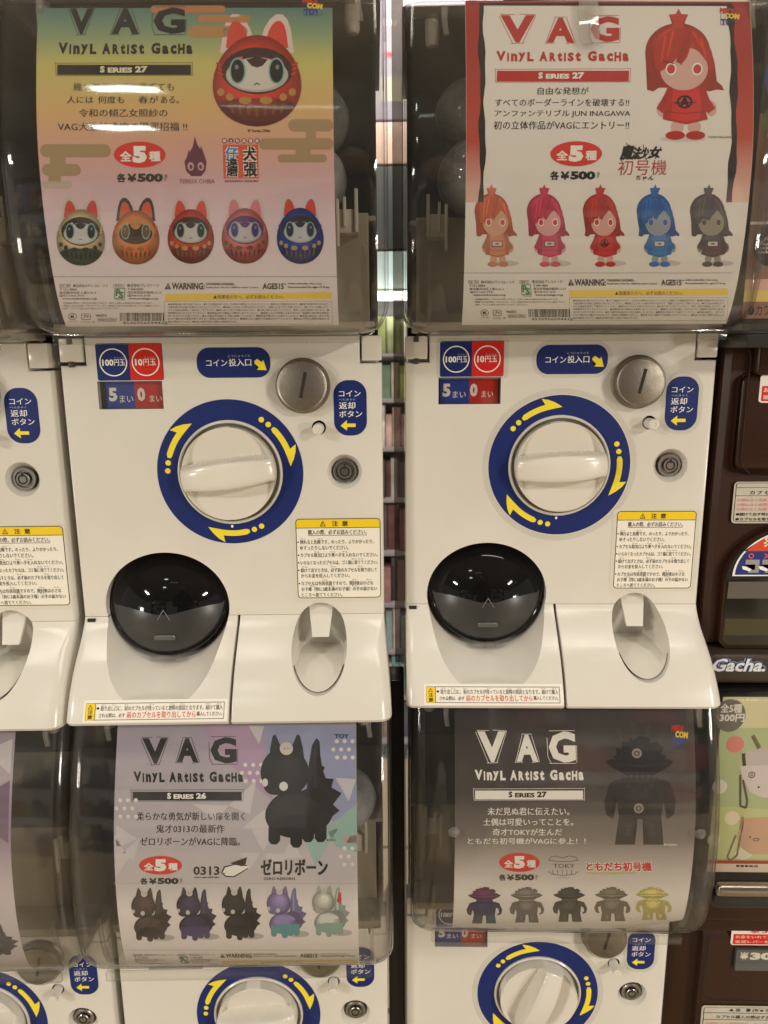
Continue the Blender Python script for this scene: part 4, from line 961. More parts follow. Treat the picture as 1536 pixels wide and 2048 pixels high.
a.poly([(e1(16), 12), (e2(16), 15), (e2(24), 25), (e1(24), 22)], BLK, 4)
RD = ink(184, 44, 40)
title(a, (452, 62, 585, 172), (632, 72, 738, 172), (800, 66, 912, 170), (437, 206, 950, 247), (438, 281, 956, 328), (602, 291, 780, 316), RD, RD, INKW, '27')
lines_of(a, [('自由な発想が', 602, 350, 800, 381), ('すべてのボーダーラインを破壊する!!', 440, 396, 958, 428), ('アンファンテリブル JUN INAGAWA', 440, 441, 965, 473), ('初の立体作品がVAGにエントリー!!', 440, 485, 962, 520)], BLK, .012)
lines_of(a, [('© JUN INAGAWA', 1267, 545, 1362, 558)], ink(90, 84, 80), .005)
badge(a, (665, 566, 865, 666), (667, 683, 860, 723))
a.cur = 'title_block'
for ch, x0, y0, x1, y1 in (('魔', 938, 580, 985, 640), ('法', 980, 588, 1015, 640), ('少', 1012, 590, 1045, 636), ('女', 1045, 586, 1092, 634)): a.text(ch, x0, y0, x1, y1, BLK, 2, .04, slant=12, rot=-.06)
a.line([(955, 572), (965, 592), (960, 640)], 3, BLK, 2); a.line([(1020, 580), (1035, 640), (1050, 622)], 3, BLK, 2); a.line([(1090, 588), (1070, 636)], 3.5, BLK, 2)
a.text('初号機', 930, 640, 1118, 701, ink(176, 40, 40), 2, .0); a.text('ちゃん', 1002, 702, 1072, 722, BLK, 3, .02, slant=6)
for s_, ad in (((1080, 546, 1260, 570), 1),): shadow(a, *s_, ink(205, 200, 195))
toy_doll(a, (1025, 42, 1322, 560), (190, 58, 48), (204, 50, 50), (212, 170, 162), (196, 62, 58), (178, 34, 30), 'A')
for x0, x1, c, bd in ((375, 538, dict(hair=(208, 112, 84), dress=(206, 136, 108), skin=(206, 160, 136), eye=(200, 84, 70), shoe=(196, 128, 108)), 0), (583, 747, dict(hair=(200, 62, 88), dress=(206, 84, 110), skin=(212, 160, 160), eye=(196, 60, 70), shoe=(200, 84, 104)), 0),
                      (805, 965, dict(hair=(184, 54, 46), dress=(196, 50, 44), skin=(210, 160, 150), eye=(190, 60, 54), shoe=(176, 36, 32)), 'A'), (1018, 1182, dict(hair=(36, 98, 176), dress=(62, 122, 184), skin=(142, 156, 160), eye=(40, 96, 176), shoe=(50, 112, 180)), 0), (1228, 1392, dict(hair=(96, 90, 92), dress=(88, 82, 86), skin=(150, 144, 132), eye=(96, 88, 88), shoe=(86, 78, 78)), 0)):
    shadow(a, x0+50, 1040, x1+6, 1066, ink(196, 190, 184)); toy_doll(a, (x0, 742, x1, 1067), badge=bd or None, **c)
fx = lambda x: 335+(x-235)*.958; footer(a, fx, lambda y: y-15, code='VAG27-3', barcode='4530956594415')
medicom(a, 1295, 34, 1371, 103); a.build(po)

# 3 --- grey poster, black four legged toy (cover hangs open)
R_LL = [(1480, 237, 715, .2170, .2146), (1560, 231, 714, .1856, .1830), (1650, 228, 713, .1492, .1464), (1790, 235, 715, .0880, .0847), (1910, 244, 715, .0241, .0192), (1930, 246, 715, .0077, -.0018)]
m = ramp('grey_print', [(0, (240, 234, 230)), (.30, (236, 229, 228)), (.42, (196, 190, 194)), (.75, (178, 172, 182)), (1, (166, 156, 178))], lo=0, hi=.24)
po, a = poster(ll, 'grey and lilac poster with a black four legged toy, behind the half open cover', .0388, .2445, .0035, .2380, m, poster_art(R_LL, .0388, .2445, 0, 1430, 1.92), slant=(-.002, -.002), tilt=LOW)
a.cur = 'printed_pattern'
a.poly([(930, 40), (1370, 45), (1370, 360), (1290, 420), (1200, 330), (1080, 260), (930, 190)], ink(150, 156, 192), 0)
a.poly([(770, 40), (1010, 40), (1050, 330), (900, 200)], ink(178, 150, 182), 1); a.poly([(1250, 430), (1370, 340), (1370, 520), (1290, 500)], ink(150, 184, 178), 1); a.poly([(1170, 480), (1300, 430), (1210, 570)], ink(160, 188, 186), 1)
a.poly([(1290, 240), (1370, 245), (1340, 330)], ink(196, 194, 206), 2); a.poly([(1310, 470), (1372, 450), (1372, 520)], ink(200, 150, 150), 1)
for t_ in (((930, 430), (1015, 360), (1050, 440)), ((880, 345), (985, 250), (960, 380)), ((740, 340), (880, 345), (830, 400)), ((445, 420), (530, 470), (450, 505)), ((455, 540), (540, 465), (520, 545)), ((965, 435), (1055, 440), (1010, 518)), ((920, 522), (1000, 522), (960, 590)), ((1015, 525), (1105, 525), (1060, 600)), ((1120, 470), (1160, 540), (1080, 545)), ((960, 40), (1020, 42), (1000, 110)), ((440, 450), (450, 620), (500, 540))): a.poly(list(t_), ink(204, 200, 204), 2)
dots = []
for gx, gy, w, h in ((1298, 100, 3, 3), (945, 190, 3, 3), (463, 325, 3, 3), (1322, 505, 2, 3)):
    for i in range(w):
        for j in range(h): a.ell(gx+30*i+(14 if j % 2 == 0 else 0)-14, gy+31*j, 8, 8, ink(222, 218, 220), 3, 14)
a.rect(444, 640, 1374, 645, ink(190, 184, 186), 0)
title(a, (552, 88, 648, 187), (683, 88, 765, 180), (812, 84, 913, 185), (515, 216, 935, 257), (508, 290, 932, 327), (643, 298, 793, 320), BLK, BLK, INKW, '26')
lines_of(a, [('柔らかな勇気が新しい扉を開く', 525, 370, 940, 403), ('鬼才0313の最新作', 600, 418, 862, 449), ('ゼロリボーンがVAGに降臨。', 540, 464, 922, 496)], K, .014)
lines_of(a, [('© 2015', 1253, 471, 1287, 478), ('0313', 745, 574, 845, 609), ('zero san ichi san', 748, 613, 843, 621)], K, .03)
badge(a, (538, 534, 702, 607), (543, 618, 703, 648))
a.cur = 'artist_mark'
a.poly([(850, 600), (862, 575), (900, 565), (968, 572), (930, 600), (900, 618), (868, 616)], BLK, 1); a.poly([(856, 600), (866, 579), (902, 569), (960, 575), (926, 597), (898, 613), (870, 611)], INKW, 2); a.poly([(885, 562), (950, 538), (944, 566), (930, 574)], BLK, 3); a.ell(862, 602, 3, 3, BLK, 3, 8)
a.cur = 'title_block'; a.text('ゼロリボーン', 1002, 545, 1258, 610, BLK, 2, .03); a.text('ZERO REBORN', 1012, 618, 1133, 629, BLK, 2, .01)
toy_beast(a, (1003, 92, 1304, 505), (38, 36, 38), (38, 36, 38), (40, 38, 40))
for b, c in (((508, 668, 656, 862), ((70, 56, 54), (70, 56, 54), (62, 50, 52))), ((680, 666, 828, 858), ((52, 46, 72), (84, 66, 116), (62, 56, 86))), ((852, 663, 998, 856), ((38, 36, 38), (38, 36, 38), (38, 36, 38))), ((1024, 661, 1172, 847), ((122, 108, 156), (96, 158, 164), (110, 112, 152))), ((1197, 658, 1337, 842), ((170, 172, 166), (140, 176, 162), (156, 166, 160)))):
    shadow(a, b[0]+70, b[3]-30, b[2]+12, b[3]-4, ink(190, 184, 184)); toy_beast(a, b, *c, eye=None if b[0] > 1190 else (200, 196, 196))
a.cur = 'printed_toy'; a.poly([(1292, 712), (1299, 680), (1308, 678), (1310, 700), (1306, 720)], ink(206, 84, 74), 5)
footer(a, lambda x: 500+(x-235)*.797, lambda y: 898-(y < 1)+(y-1107)*.62, full=False)
a.cur = 'maker_mark'; a.text('TOY', 1290, 72, 1345, 88, ink(40, 60, 110), 3, .05)
a.build(po)

# 4 --- dark poster, spiky headed toy
R_LR = [(1445, 913, 1388, .2198, .2206), (1550, 910, 1390, .1755, .1767), (1700, 908, 1390, .1061, .1082), (1790, 905, 1375, .0573, .0601), (1845, 904, 1357, .0202, .0238)]
m = ramp('dark_fade_print', [(0, (244, 240, 234)), (.22, (240, 234, 228)), (.36, (190, 182, 176)), (.48, (128, 120, 114)), (.66, (76, 70, 68)), (1, (52, 47, 48))], lo=0.01, hi=.235)
po, a = poster(lr, 'dark grey poster fading to white with spiky headed toy figures, lower right machine', .0437, .2565, .0100, .2380, m, poster_art(R_LR, .0437, .2565, 740, 1430, 1.93), slant=(.002, 0), curl=.03)
a.cur = 'printed_rays'
for k in range(22):
    t = 2*pi*k/22; t2 = t+.085
    if sin(t) > .05: continue
    q = [(1040+95*cos(t), 280+95*sin(t)), (1040+215*cos(t), 280+250*sin(t)), (1040+215*cos(t2), 280+250*sin(t2))]
    a.poly([(min(1248, max(345, x)), max(25, y)) for x, y in q], ink(67, 61, 60), 0)
title(a, (420, 62, 530, 180), (568, 75, 652, 178), (693, 62, 797, 182), (405, 210, 825, 250), (402, 284, 825, 320), (535, 291, 683, 312), INKW, INKW, BLK, '27')
lines_of(a, [('未だ見ぬ君に伝えたい。', 452, 349, 770, 379), ('土偶は可愛いってことを。', 435, 390, 785, 419), ('奇才TOKYが生んだ', 472, 430, 742, 458), ('ともだち初号機がVAGに参上！！', 375, 467, 834, 494)], INKW, .016)
lines_of(a, [('© hoshiwo', 1137, 491, 1187, 499)], INKW, .03)
badge(a, (497, 528, 655, 600), (495, 607, 645, 635), ink(62, 56, 54))
a.cur = 'artist_mark'; KG = ink(60, 55, 52)
for s_ in ([(690, 555), (700, 543), (720, 540), (745, 547), (770, 540), (795, 543), (805, 556)], [(690, 555), (720, 560), (775, 560), (805, 556)], [(687, 598), (700, 608), (745, 614), (790, 608), (804, 598)]): a.line(s_, 2, KG, 2)
for x in (703, 722, 741, 760, 779): a.line([(x, 592), (x+(745-x)*.1, 611)], 1.8, KG, 2)
a.text('TOKY', 707, 569, 790, 585, KG, 2, .0); a.text('www.toky.jp', 718, 620, 768, 625, KG, 2, .0)
a.cur = 'title_block'; a.text('ともだち初号機', 832, 560, 1091, 600, INKW, 1, .10); a.text('ともだち初号機', 835, 562, 1088, 597, ink(204, 52, 46), 3, .035); a.text('TOMODACHI FIRST MACHINE', 835, 601, 1025, 609, ink(214, 200, 90), 2, .03)
toy_spiky(a, (903, 85, 1180, 502), (46, 42, 42), (50, 46, 45), (30, 28, 30), (150, 142, 134))
for b, c in (((368, 660, 506, 808), ((48, 48, 92), (40, 78, 92), (96, 52, 86))), ((534, 660, 668, 803), ((116, 110, 106), (112, 106, 102), (120, 114, 110))), ((700, 660, 833, 799), ((74, 70, 68), (74, 70, 68), (66, 62, 62))), ((860, 660, 999, 796), ((120, 112, 98), (122, 114, 98), (116, 108, 94))), ((1018, 660, 1157, 792), ((196, 184, 112), (190, 182, 118), (198, 184, 104)))):
    toy_spiky(a, b, *c)
medicom(a, 1165, 38, 1227, 118); a.build(po)

# 5, 6 --- the posters of the left column, seen by their right edge
m = ramp('lilac_print', [(0, (208, 200, 204)), (.4, (206, 196, 200)), (.62, (150, 132, 150)), (.8, (176, 164, 176)), (1, (150, 138, 160))], lo=0, hi=.24)
po, a = poster(fll, 'lilac and white poster cut off by the left edge of the photo', .020, .229, .004, .237, m, boxart(0, 0, 1000, 1000, .020, .237, .229, .004), tilt=radians(-4))
toy_beast(a, (760, 740, 985, 900), (60, 52, 54), (60, 52, 54), (60, 52, 54)); a.cur = 'printed_pattern'; a.poly([(800, 300), (990, 200), (990, 420)], ink(120, 100, 124), 1); a.poly([(880, 100), (990, 60), (990, 180)], ink(200, 192, 200), 1)
a.build(po)
po, a = poster(fl, 'pale poster of the upper machine at the left edge of the photo', .030, .222, .007, .226, ink(206, 200, 198), boxart(0, 0, 1000, 1000, .030, .226, .222, .007))
a.cur = 'lettering'; a.text('WARNING:', 400, 860, 620, 900, BLK, 1, .03); a.build(po)
# ------------------------------------------------------------------ capsules inside the covers
def capsule(loc, r, label, rot=(0, 0, 0), leaflet=None):
    t = empty('capsule', loc, 0, label, 'capsule', 'toy capsules inside the machines'); t.rotation_euler = rot
    for s, nm, m_ in ((1, 'upper_half', CAPS), (-1, 'lower_half', CAPS)):
        bm = bmesh.new(); prof = [(r*cos(a), s*r*sin(a)) for a in [pi/2*k/12 for k in range(12)]]+[(0, s*r)]
        lathe(bm, prof, 32); finish(bm, nm, m_, t, 60)
    turned('rim', [(r*.995, -.0015), (r*1.02, -.0015), (r*1.02, .0015), (r*.995, .0015)], CAPS, t, n=48)
    if leaflet:
        bm = bmesh.new(); n = 12; rows = [[(r*.86*sin(-.9+1.8*k/n), -r*.86*cos(-.9+1.8*k/n), z) for k in range(n+1)] for z in (-r*.42, -r*.2, 0, r*.2, r*.42)]
        loft(bm, rows, closed=False, cap0=False, cap1=False); l = finish(bm, 'leaflet', PAPERW, t, 60)
        a = Art(lambda x, y: (x, y), lambda u, v, h: ((r*.86+h)*sin(u/r/.86), -(r*.86+h)*cos(u/r/.86), v), .0002, 0); a.text('V A G', -r*.6, -r*.22, r*.6, r*.16, K_, 1, .05); a.text('Vinyl Artist Gacha', -r*.6, r*.22, r*.6, r*.34, K_, 1, .02); a.build(l)
    bm = bmesh.new(); bmesh.ops.create_icosphere(bm, subdivisions=3, radius=r*.62)
    for v in bm.verts: v.co *= 1+.12*sin(v.co.x*300+v.co.z*200)
    finish(bm, 'wrapped_toy', mat('wrapped_toy', (.22, .17, .15, 1), .35, noise=.4, nscale=60), t, 60)
K_ = ink(60, 56, 54)
capsule((-.0745, -.016, .1390), .029, 'grey see-through capsule right of the rainbow poster, the lower of two', (.5, .3, .2))
capsule((-.0760, .025, .196), .031, 'clear capsule right of the rainbow poster, behind and above the other', (1.1, .2, .6))
capsule((-.2515, -.022, .1440), .029, 'frosted capsule left of the rainbow poster, half hidden by the paper', (.3, -.4, .1))
capsule((.0600, .006, .1440), .030, 'clear bluish capsule left of the red bordered poster', (.7, .1, .3))
capsule((.0600, .032, .1980), .031, 'capsule with a folded grey leaflet behind the red bordered poster', (pi, .15, .12), True)
capsule((-.0560, -.025, -.4150), .029, 'clear capsule right of the grey poster in the machine with the open cover', (.2, .5, .1))
# clear tab hanging over the white poster
bm = bmesh.new(); rows = []
for k in range(9):
    z = .246-.042*k/8; y = -P(z)-.0050-.0008*sin(k*1.3); w = .0079-.0006*(k % 3); rows.append([(.1352-w, y, z), (.1352, y-.0012, z), (.1352+w, y, z), (.1352+w, y+.0008, z), (.1352, y+.0002, z), (.1352-w, y+.0008, z)])
loft(bm, rows); tb = finish(bm, 'hanging_tab', TAB, None, 60); tb.location = (.002, 0, Z0)
tag(tb, 'clear plastic tab hanging over the white poster with the red border', 'plastic tab')

# ------------------------------------------------------------------ brown machines on the right
def brown(label, oz, first):
    t = empty('brown_capsule_machine', (0, 0, 0), 0, label, 'capsule machine', 'dark brown capsule machines'); return t
GOLD = mat('rail_steel', (.45, .42, .36, 1), .2, metal=1)
def brown_panel(t, x0, ztop, ox, oz, door=True):
    box('housing', .2775+ox*0, .56, .012, .30, ztop-.30 if door else ztop-.32, ztop, BROWN, t, .003)
    bm = bmesh.new(); rows = []
    for z, y in ((ztop-.001, .008), (ztop-.010, .001), (ztop-.016, -.001), (ztop-.17, .001), (ztop-.28, .0)): rows.append([(x0, .02, z), (x0+.002, y+.003, z), (x0+.007, y, z), (.55, y, z), (.55, .02, z)])
    loft(bm, rows); finish(bm, 'front_panel', BROWN, t, 25)
def outline_groove(t, pts, w=.0007, y=-.0012):
    bm = bmesh.new()
    for (a, b), (c, d) in zip(pts, pts[1:]):
        l = sqrt((c-a)**2+(d-b)**2); nx, nz = -(d-b)/l*w/2, (c-a)/l*w/2
        bm.faces.new([bm.verts.new((px, y, pz)) for px, pz in ((a+nx, b+nz), (c+nx, d+nz), (c-nx, d-nz), (a-nx, b-nz))])
    finish(bm, 'panel_groove', GAP, t, 0)
def plate(name, t, outl, m_, y, h=.0004):
    bm = bmesh.new(); A_ = [bm.verts.new((x, y-h, z)) for x, z in outl]; B_ = [bm.verts.new((x, y, z)) for x, z in outl]; bm.faces.new(A_); n = len(outl)
    for k in range(n): bm.faces.new((A_[k], A_[(k+1) % n], B_[(k+1) % n], B_[k]))
    return finish(bm, name, m_, t, 0)
def on(y): return lambda u, v, h: (u, y-h, v)
bu = brown('dark brown capsule machine of the upper row at the right edge of the photo', 0, True)
brown_panel(bu, .2775, .0140, 0, 0)
bm = bmesh.new(); mk_box(bm, .2905, .50, -.0045, .004, -.1060, -.0170, .010, 4); finish(bm, 'raised_panel', BROWN, bu, 30)
bm = bmesh.new(); mk_box(bm, .302, .50, -.010, .004, -.0200, .0120, .004, 4); finish(bm, 'coin_panel', BROWN, bu, 30)
outline_groove(bu, [(.2925, .010), (.2985, -.004), (.2985, -.085)]+[(.2985+.018*(1-cos(a)), -.090-.018*sin(a)) for a in [pi/2*k/6 for k in range(7)]]+[(.42, -.1085)], y=-.0050)
s_ = plate('red_sticker', bu, rr(.3085, -.0195, .36, -.0435, .003), PAPERW, -.0046)
a = Art(boxart(0, 0, 100, 100, .3085, -.0195, .36, -.0435), on(-.0051), 0, 0); a.rect(4, 40, 97, 94, RED, 1, 3); a.text('お金をいれて', 7, 46, 60, 62, INKW, 2, .01); a.text('返却レバーを', 7, 72, 60, 88, INKW, 2, .01); a.build(s_)
s_ = plate('silver_sticker', bu, rr(.2960, -.1135, .41, -.1515, .0035), mat('silver_film', (.55, .52, .44, 1), .35, noise=.1), -.0012)
a = Art(boxart(1400, 623, 1736, 783, .2955, -.1130, .41, -.1515), on(-.0017), 0, 0)
a.frame(1406, 629, 1730, 777, 1.6, BLK, 1, 9); a.rect(1407, 646, 1729, 647.5, BLK, 2); a.rect(1407, 677, 1729, 678.5, BLK, 2)
a.poly([(1525, 630), (1516, 645), (1534, 645)], BLK, 2); a.text('注　意', 1545, 631, 1600, 645, BLK, 2, .02)
for k, s in enumerate('カプセル購入の際必ずお読みください'): a.text(s, 1443+19*k, 659, 1456+19*k, 673, BLK, 2, .02)
PK_ = ink(214, 150, 140)
for y in (694, 712, 729): a.text('●倒れると危険です。のったり、よりかかったりゆすったり', 1412, y-6, 1725, y+6, PK_, 2, .02)
for y, s in ((748, '●続けて出す時は、必ず前のカプセルを取り出してからお金を'), (767, '●カプセルを取り出せない時は、無理に引き出さずに係員に')): a.text(s, 1412, y-6, 1725, y+6, BLK, 2, .02)
a.build(s_)
# arch shaped door
def arch(x0, xr, ztop, zb, r, n=16): return [(x0, zb+.006), (x0, ztop-r)]+[(x0+r*1.3*(1-cos(a)), ztop-r+r*sin(a)) for a in [pi/2*k/n for k in range(1, n+1)]]+[(xr, ztop), (xr, zb), (x0+.006, zb)]
ar = arch(.2945, .41, -.1520, -.2665, .052)
plate('door_frame', bu, arch(.2925, .41, -.1500, -.2690, .054), BROWN, -.0012, .006)
dp = plate('prize_door', bu, ar, mat('dark_window', (.02, .018, .014, 1), .07), -.0070, .0008)
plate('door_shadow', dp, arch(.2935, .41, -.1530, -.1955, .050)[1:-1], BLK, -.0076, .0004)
sk = [(x+.0022, z-.0012) for x, z in ar if z > -.205]; sk = [(.2985, -.1990)]+[(.2985+.058*(1-cos(a)), -.1990+.0445*sin(a)) for a in [pi/2*k/14 for k in range(1, 15)]]+[(.41, -.1545), (.41, -.1990)]
s_ = plate('warning_sticker', dp, sk, INKW, -.0082, .0004)
sk2 = [(.3005, -.1978)]+[(.3005+.056*(1-cos(a)), -.1978+.0420*sin(a)) for a in [pi/2*k/14 for k in range(1, 15)]]+[(.41, -.1558), (.41, -.1978)]
a = Art(lambda x, y: (x, y), on(-.0087), 0, 0); a.poly(sk2, ink(38, 48, 118), 1)
a.poly([p for p in [(.3065, -.1755)]+sk2 if p[1] >= -.1756 and p[0] > .3064 or p == (.3065, -.1755)]+[(.41, -.1755)], ink(208, 74, 44), 2)
a.text('注意', .3235, -.1718, .3415, -.1625, ink(240, 225, 190), 3, .03); a.circ(.3135, -.1800, .0024, .0024, .0009, ink(230, 90, 60), 3, 20); a.line([(.3255, -.1778), (.3295, -.1822)], .001, ink(230, 90, 60), 3); a.line([(.3255, -.1822), (.3295, -.1778)], .001, ink(230, 90, 60), 3)
for x in (.3090, .3240): a.poly([(x, -.1835), (x+.0125, -.1835), (x+.0125, -.1958), (x+.003, -.1958), (x+.003, -.193), (x+.009, -.193), (x+.009, -.188), (x, -.188)], GREYP, 3); a.poly([(x-.003, -.1895), (x+.001, -.1900), (x+.006, -.1925), (x+.0045, -.1945), (x-.002, -.1925)], INKW, 4)
a.build(s_)
plate('window_reflection_strip', dp, [(.2962, -.2045), (.41, -.2045), (.41, -.2205), (.2958, -.2205)], mat('painted_reflection', (.11, .10, .085, 1), .25), -.0078, .0003)  # pale strip painted on the pane as a reflection
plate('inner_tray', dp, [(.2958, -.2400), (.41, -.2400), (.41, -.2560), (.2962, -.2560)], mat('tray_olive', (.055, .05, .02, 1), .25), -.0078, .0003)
lg = box('lower_front', .2800, .55, -.022, .012, -.2985, -.2700, mat('brown_grey_plastic', (.05, .036, .028, 1), .3, noise=.1), bu, .004, 3)
a = Art(boxart(1340, 495, 1536, 548, .2825, -.2715, .3310, -.2865), on(-.0222), 0, 0); a.cur = 'logo'
L1, L2 = ink(46, 58, 112), ink(214, 216, 214)
a.text('Gacha.', 1334, 498, 1538, 546, ink(150, 170, 205), 1, .14, 14); a.text('Gacha.', 1334, 498, 1538, 546, L1, 2, .10, 14); a.text('Gacha.', 1338, 500, 1536, 545, L2, 3, .03, 14)
a.build(lg)
box('trim_rail', .2820, .55, -.028, .006, -.3035, -.2995, BLACKP, bu, .0015)
# upper cover of the brown machine with its poster
bm = bmesh.new(); mk_box(bm, .2700, .55, -.052, .10, .0145, .26, .012, 4); finish(bm, 'clear_cover', COVER, bu, 40)
box('back_wall', .276, .55, .10, .11, .0145, .26, DARK, bu); box('cover_sill', .2760, .55, -.045, .02, .0030, .0135, mat('sill', (.03, .028, .026, 1), .3), bu, .002)
def flatposter(name, label, x0, x1, z0, z1, y, m_):
    bm = bmesh.new(); mk_box(bm, x0, x1, y, y+.0005, z0, z1); o = finish(bm, name, m_, None, 0); tag(o, label, 'poster'); a = Art(lambda x, y_: (x0+(x1-x0)*x/100, z1+(z0-z1)*y_/100), on(y), .00005, 0); return o, a
o, a = flatposter('poster', 'orange poster with a black disc at the right edge of the photo, upper row', .2725, .42, .0260, .2420, -.040, ink(140, 104, 82))
a.rect(0, 66, 100, 67, INKW, 1); a.poly([(0, 0), (100, 0), (100, 36), (0, 30)], ink(54, 44, 44), 1); a.ell(8, 18, 7, 9, ink(50, 100, 170), 2); a.text('G', 3, 13, 12, 23, INKW, 3, .05); a.ell(12, 32, 10, 7, ink(110, 140, 84), 2)
a.ell(12, 74, 9.5, 7.5, ink(52, 46, 46), 2); a.text('全5', 5, 71, 18, 77, ink(190, 180, 170), 3, .02); a.rect(0, 86, 100, 90, ink(214, 170, 150), 2); a.rect(0, 90, 100, 94, ink(220, 196, 110), 2); a.text('●カプセル', 3, 95, 24, 99, BLK, 2); a.build(o)
bl = brown('dark brown capsule machine of the lower row with a price plate, right edge', 0, False)
brown_panel(bl, .3060, -.5750, 0, 0)
box('crossbar', .2900, .56, -.018, .02, -.5560, -.5260, BROWN, bl, .006, 4)
box('crossbar', .2900, .56, -.010, .02, -.5735, -.5575, BROWN, bl, .004, 4)
outline_groove(bl, [(.3105, -.590), (.3125, -.640)]+[(.3125+.014*(1-cos(a)), -.652-.013*sin(a)) for a in [pi/2*k/6 for k in range(7)]]+[(.42, -.6652)], y=-.0012)
s_ = plate('red_sticker', bl, rr(.3345, -.5735, .44, -.5955, .003), PAPERW, -.0012)
a = Art(boxart(0, 0, 100, 100, .3345, -.5735, .44, -.5955), on(-.0017), 0, 0); a.text('空うち防止', 18, 14, 62, 34, RED, 2, .03); a.rect(2, 40, 98, 95, RED, 1, 1.5); a.text('お金をいれてハンドルを回し', 4, 46, 70, 63, ink(240, 190, 175), 2, .01); a.text('返却レバーをおしてお金が', 4, 72, 70, 89, ink(240, 190, 175), 2, .01); a.build(s_)
s_ = plate('price_plate', bl, rr(.3400, -.5985, .44, -.6235, .0012), mat('price_plate', (.10, .10, .095, 1), .25), -.0012, .0035)
a = Art(boxart(0, 0, 100, 100, .3400, -.5985, .44, -.6235), on(-.0048), 0, 0); a.text('¥', 4, 11, 12, 45, ink(205, 200, 185), 1, .05); a.text('300', 14, 11, 48, 46, ink(205, 200, 185), 1, .06); a.rect(0, 58, 100, 60, ink(70, 68, 64), 1); a.build(s_)
s_ = plate('silver_sticker', bl, rr(.3118, -.6700, .44, -.7300, .0035), MATS['silver_film'], -.0012)
a = Art(boxart(0, 0, 100, 100, .3118, -.6700, .44, -.7300), on(-.0017), 0, 0); a.frame(1.5, 3, 98, 97, .6, BLK, 1, 3); a.rect(2, 14, 98, 15, BLK, 1); a.text('▲ 注　意 (ちゅうい)', 22, 5, 60, 12, BLK, 2, .02); a.text('カプセル購入の際必ずお読みください', 12, 19, 80, 26, BLK, 2, .01); a.rect(2, 28, 98, 29, BLK, 1)
for y in (34, 44, 54): a.text('●倒れると危険です。のったり、よりかかったり', 4, y, 90, y+7, PK_, 2, .02)
a.build(s_)
bm = bmesh.new(); mk_box(bm, .2870, .55, -.040, .08, -.5020, -.3045, .010, 4); finish(bm, 'clear_cover', COVER, bl, 40)
box('back_wall', .290, .55, .082, .09, -.52, -.305, DARK, bl)
box('chrome_rail', .2950, .55, -.046, -.034, -.5045, -.4925, GOLD, bl, .004, 3); box('lower_rail', .2950, .55, -.040, -.02, -.5210, -.5060, MATS['sill'], bl, .003)
o, a = flatposter('poster', 'green poster with pastel dots and two small pouches, lower right edge', .2905, .44, -.4880, -.3070, -.030, ink(172, 184, 138))
a.poly([(0, 0), (100, 0), (100, 16), (0, 17)], ink(206, 200, 160), 1); a.poly([(0, 61), (100, 66), (100, 92), (0, 92)], ink(190, 196, 140), 1)
a.ell(5, 10, 9.5, 9, ink(110, 106, 100), 2); a.text('全5種', -1, 3.5, 12, 8.5, ink(220, 214, 205), 3, .03); a.text('300円', -1, 9, 14, 13.5, ink(220, 214, 205), 3, .04)
a.ell(10, 26, 5.4, 4.6, ink(212, 128, 122), 2); a.ell(3, 50, 4.6, 4, ink(216, 214, 196), 2); a.ell(12.5, 68, 4.6, 4, ink(224, 210, 180), 2); a.ell(2.5, 81, 4, 3.5, ink(214, 214, 190), 2); a.ell(22, 89, 5.4, 3.6, ink(214, 210, 186), 2)
PCH = ink(206, 196, 192)
a.poly([(17, 30), (40, 26), (60, 27), (60, 38), (17, 39)], ink(190, 180, 176), 2); a.poly([(14, 38), (60, 37), (60, 55), (30, 56), (22, 53), (16, 44)], PCH, 3); a.circ(22, 43, 2.2, 1.8, .5, BLK, 4, 14); a.circ(22, 43, .9, .8, .4, BLK, 4, 10); a.ell(27, 50, .7, .6, BLK, 4, 8)
a.line([(20, 21), (25, 28)], 2.4, ink(110, 100, 84), 2); a.line([(15.5, 31), (17, 38)], 2, ink(60, 54, 52), 3); a.line([(15, 43), (17, 61), (20.5, 62), (21, 58), (17, 46)], 1.2, ink(84, 80, 74), 4)
a.poly([(20, 68), (60, 66), (60, 90), (26, 89), (18, 84), (17, 76), (20, 74)], ink(198, 160, 132), 3); a.line([(19, 67), (18.5, 75)], 1.5, ink(160, 130, 110), 4); a.line([(16, 78), (12, 91), (14, 93), (18, 90), (19, 78)], 1.2, ink(122, 118, 92), 4); a.ell(25, 79, .6, .5, BLK, 4, 8); a.circ(29, 80.5, 2, 1, .4, BLK, 4, 12)
a.rect(0, 93, 100, 95, ink(170, 60, 48), 3); a.rect(0, 95, 100, 100, ink(214, 196, 180), 3); a.text('●●●商品', 18, 95.5, 32, 97, BLK, 4, .03)
a.build(o)

# ------------------------------------------------------------------ stand, gap between the columns, shop beyond it
def simple(name, label, cat, x0, x1, y0, y1, z0, z1, m_, bevel=.001, group=None):
    o = box(name, x0, x1, y0, y1, z0, z1, m_, None, bevel); tag(o, label, cat, group); return o
simple('stand_post', 'dark upright of the stand between the two lower machines', 'post', -.0165, .0005, .010, .045, -1.2, -.31, mat('dark_metal', (.03, .028, .027, 1), .35, metal=.6), .002)
simple('stand_post', 'dark stand upright between the left and the cut off left column', 'post', -.2925, -.2885, .0, .05, -1.2, .5, MATS['dark_metal'], .001)
bm = bmesh.new(); mk_box(bm, -.0085, .0015, .050, .053, -.31, .30, .0005); o = finish(bm, 'acrylic_strip', clear('grey_strip_plastic', (.62, .60, .57), ior=1.45, rough=.15, haze=.25, hz=(.35, .32, .28)), None, 0); tag(o, 'clear acrylic strip upright in the gap between the two columns', 'acrylic strip')
GB = 'goods on the bright shelves seen through the gap'
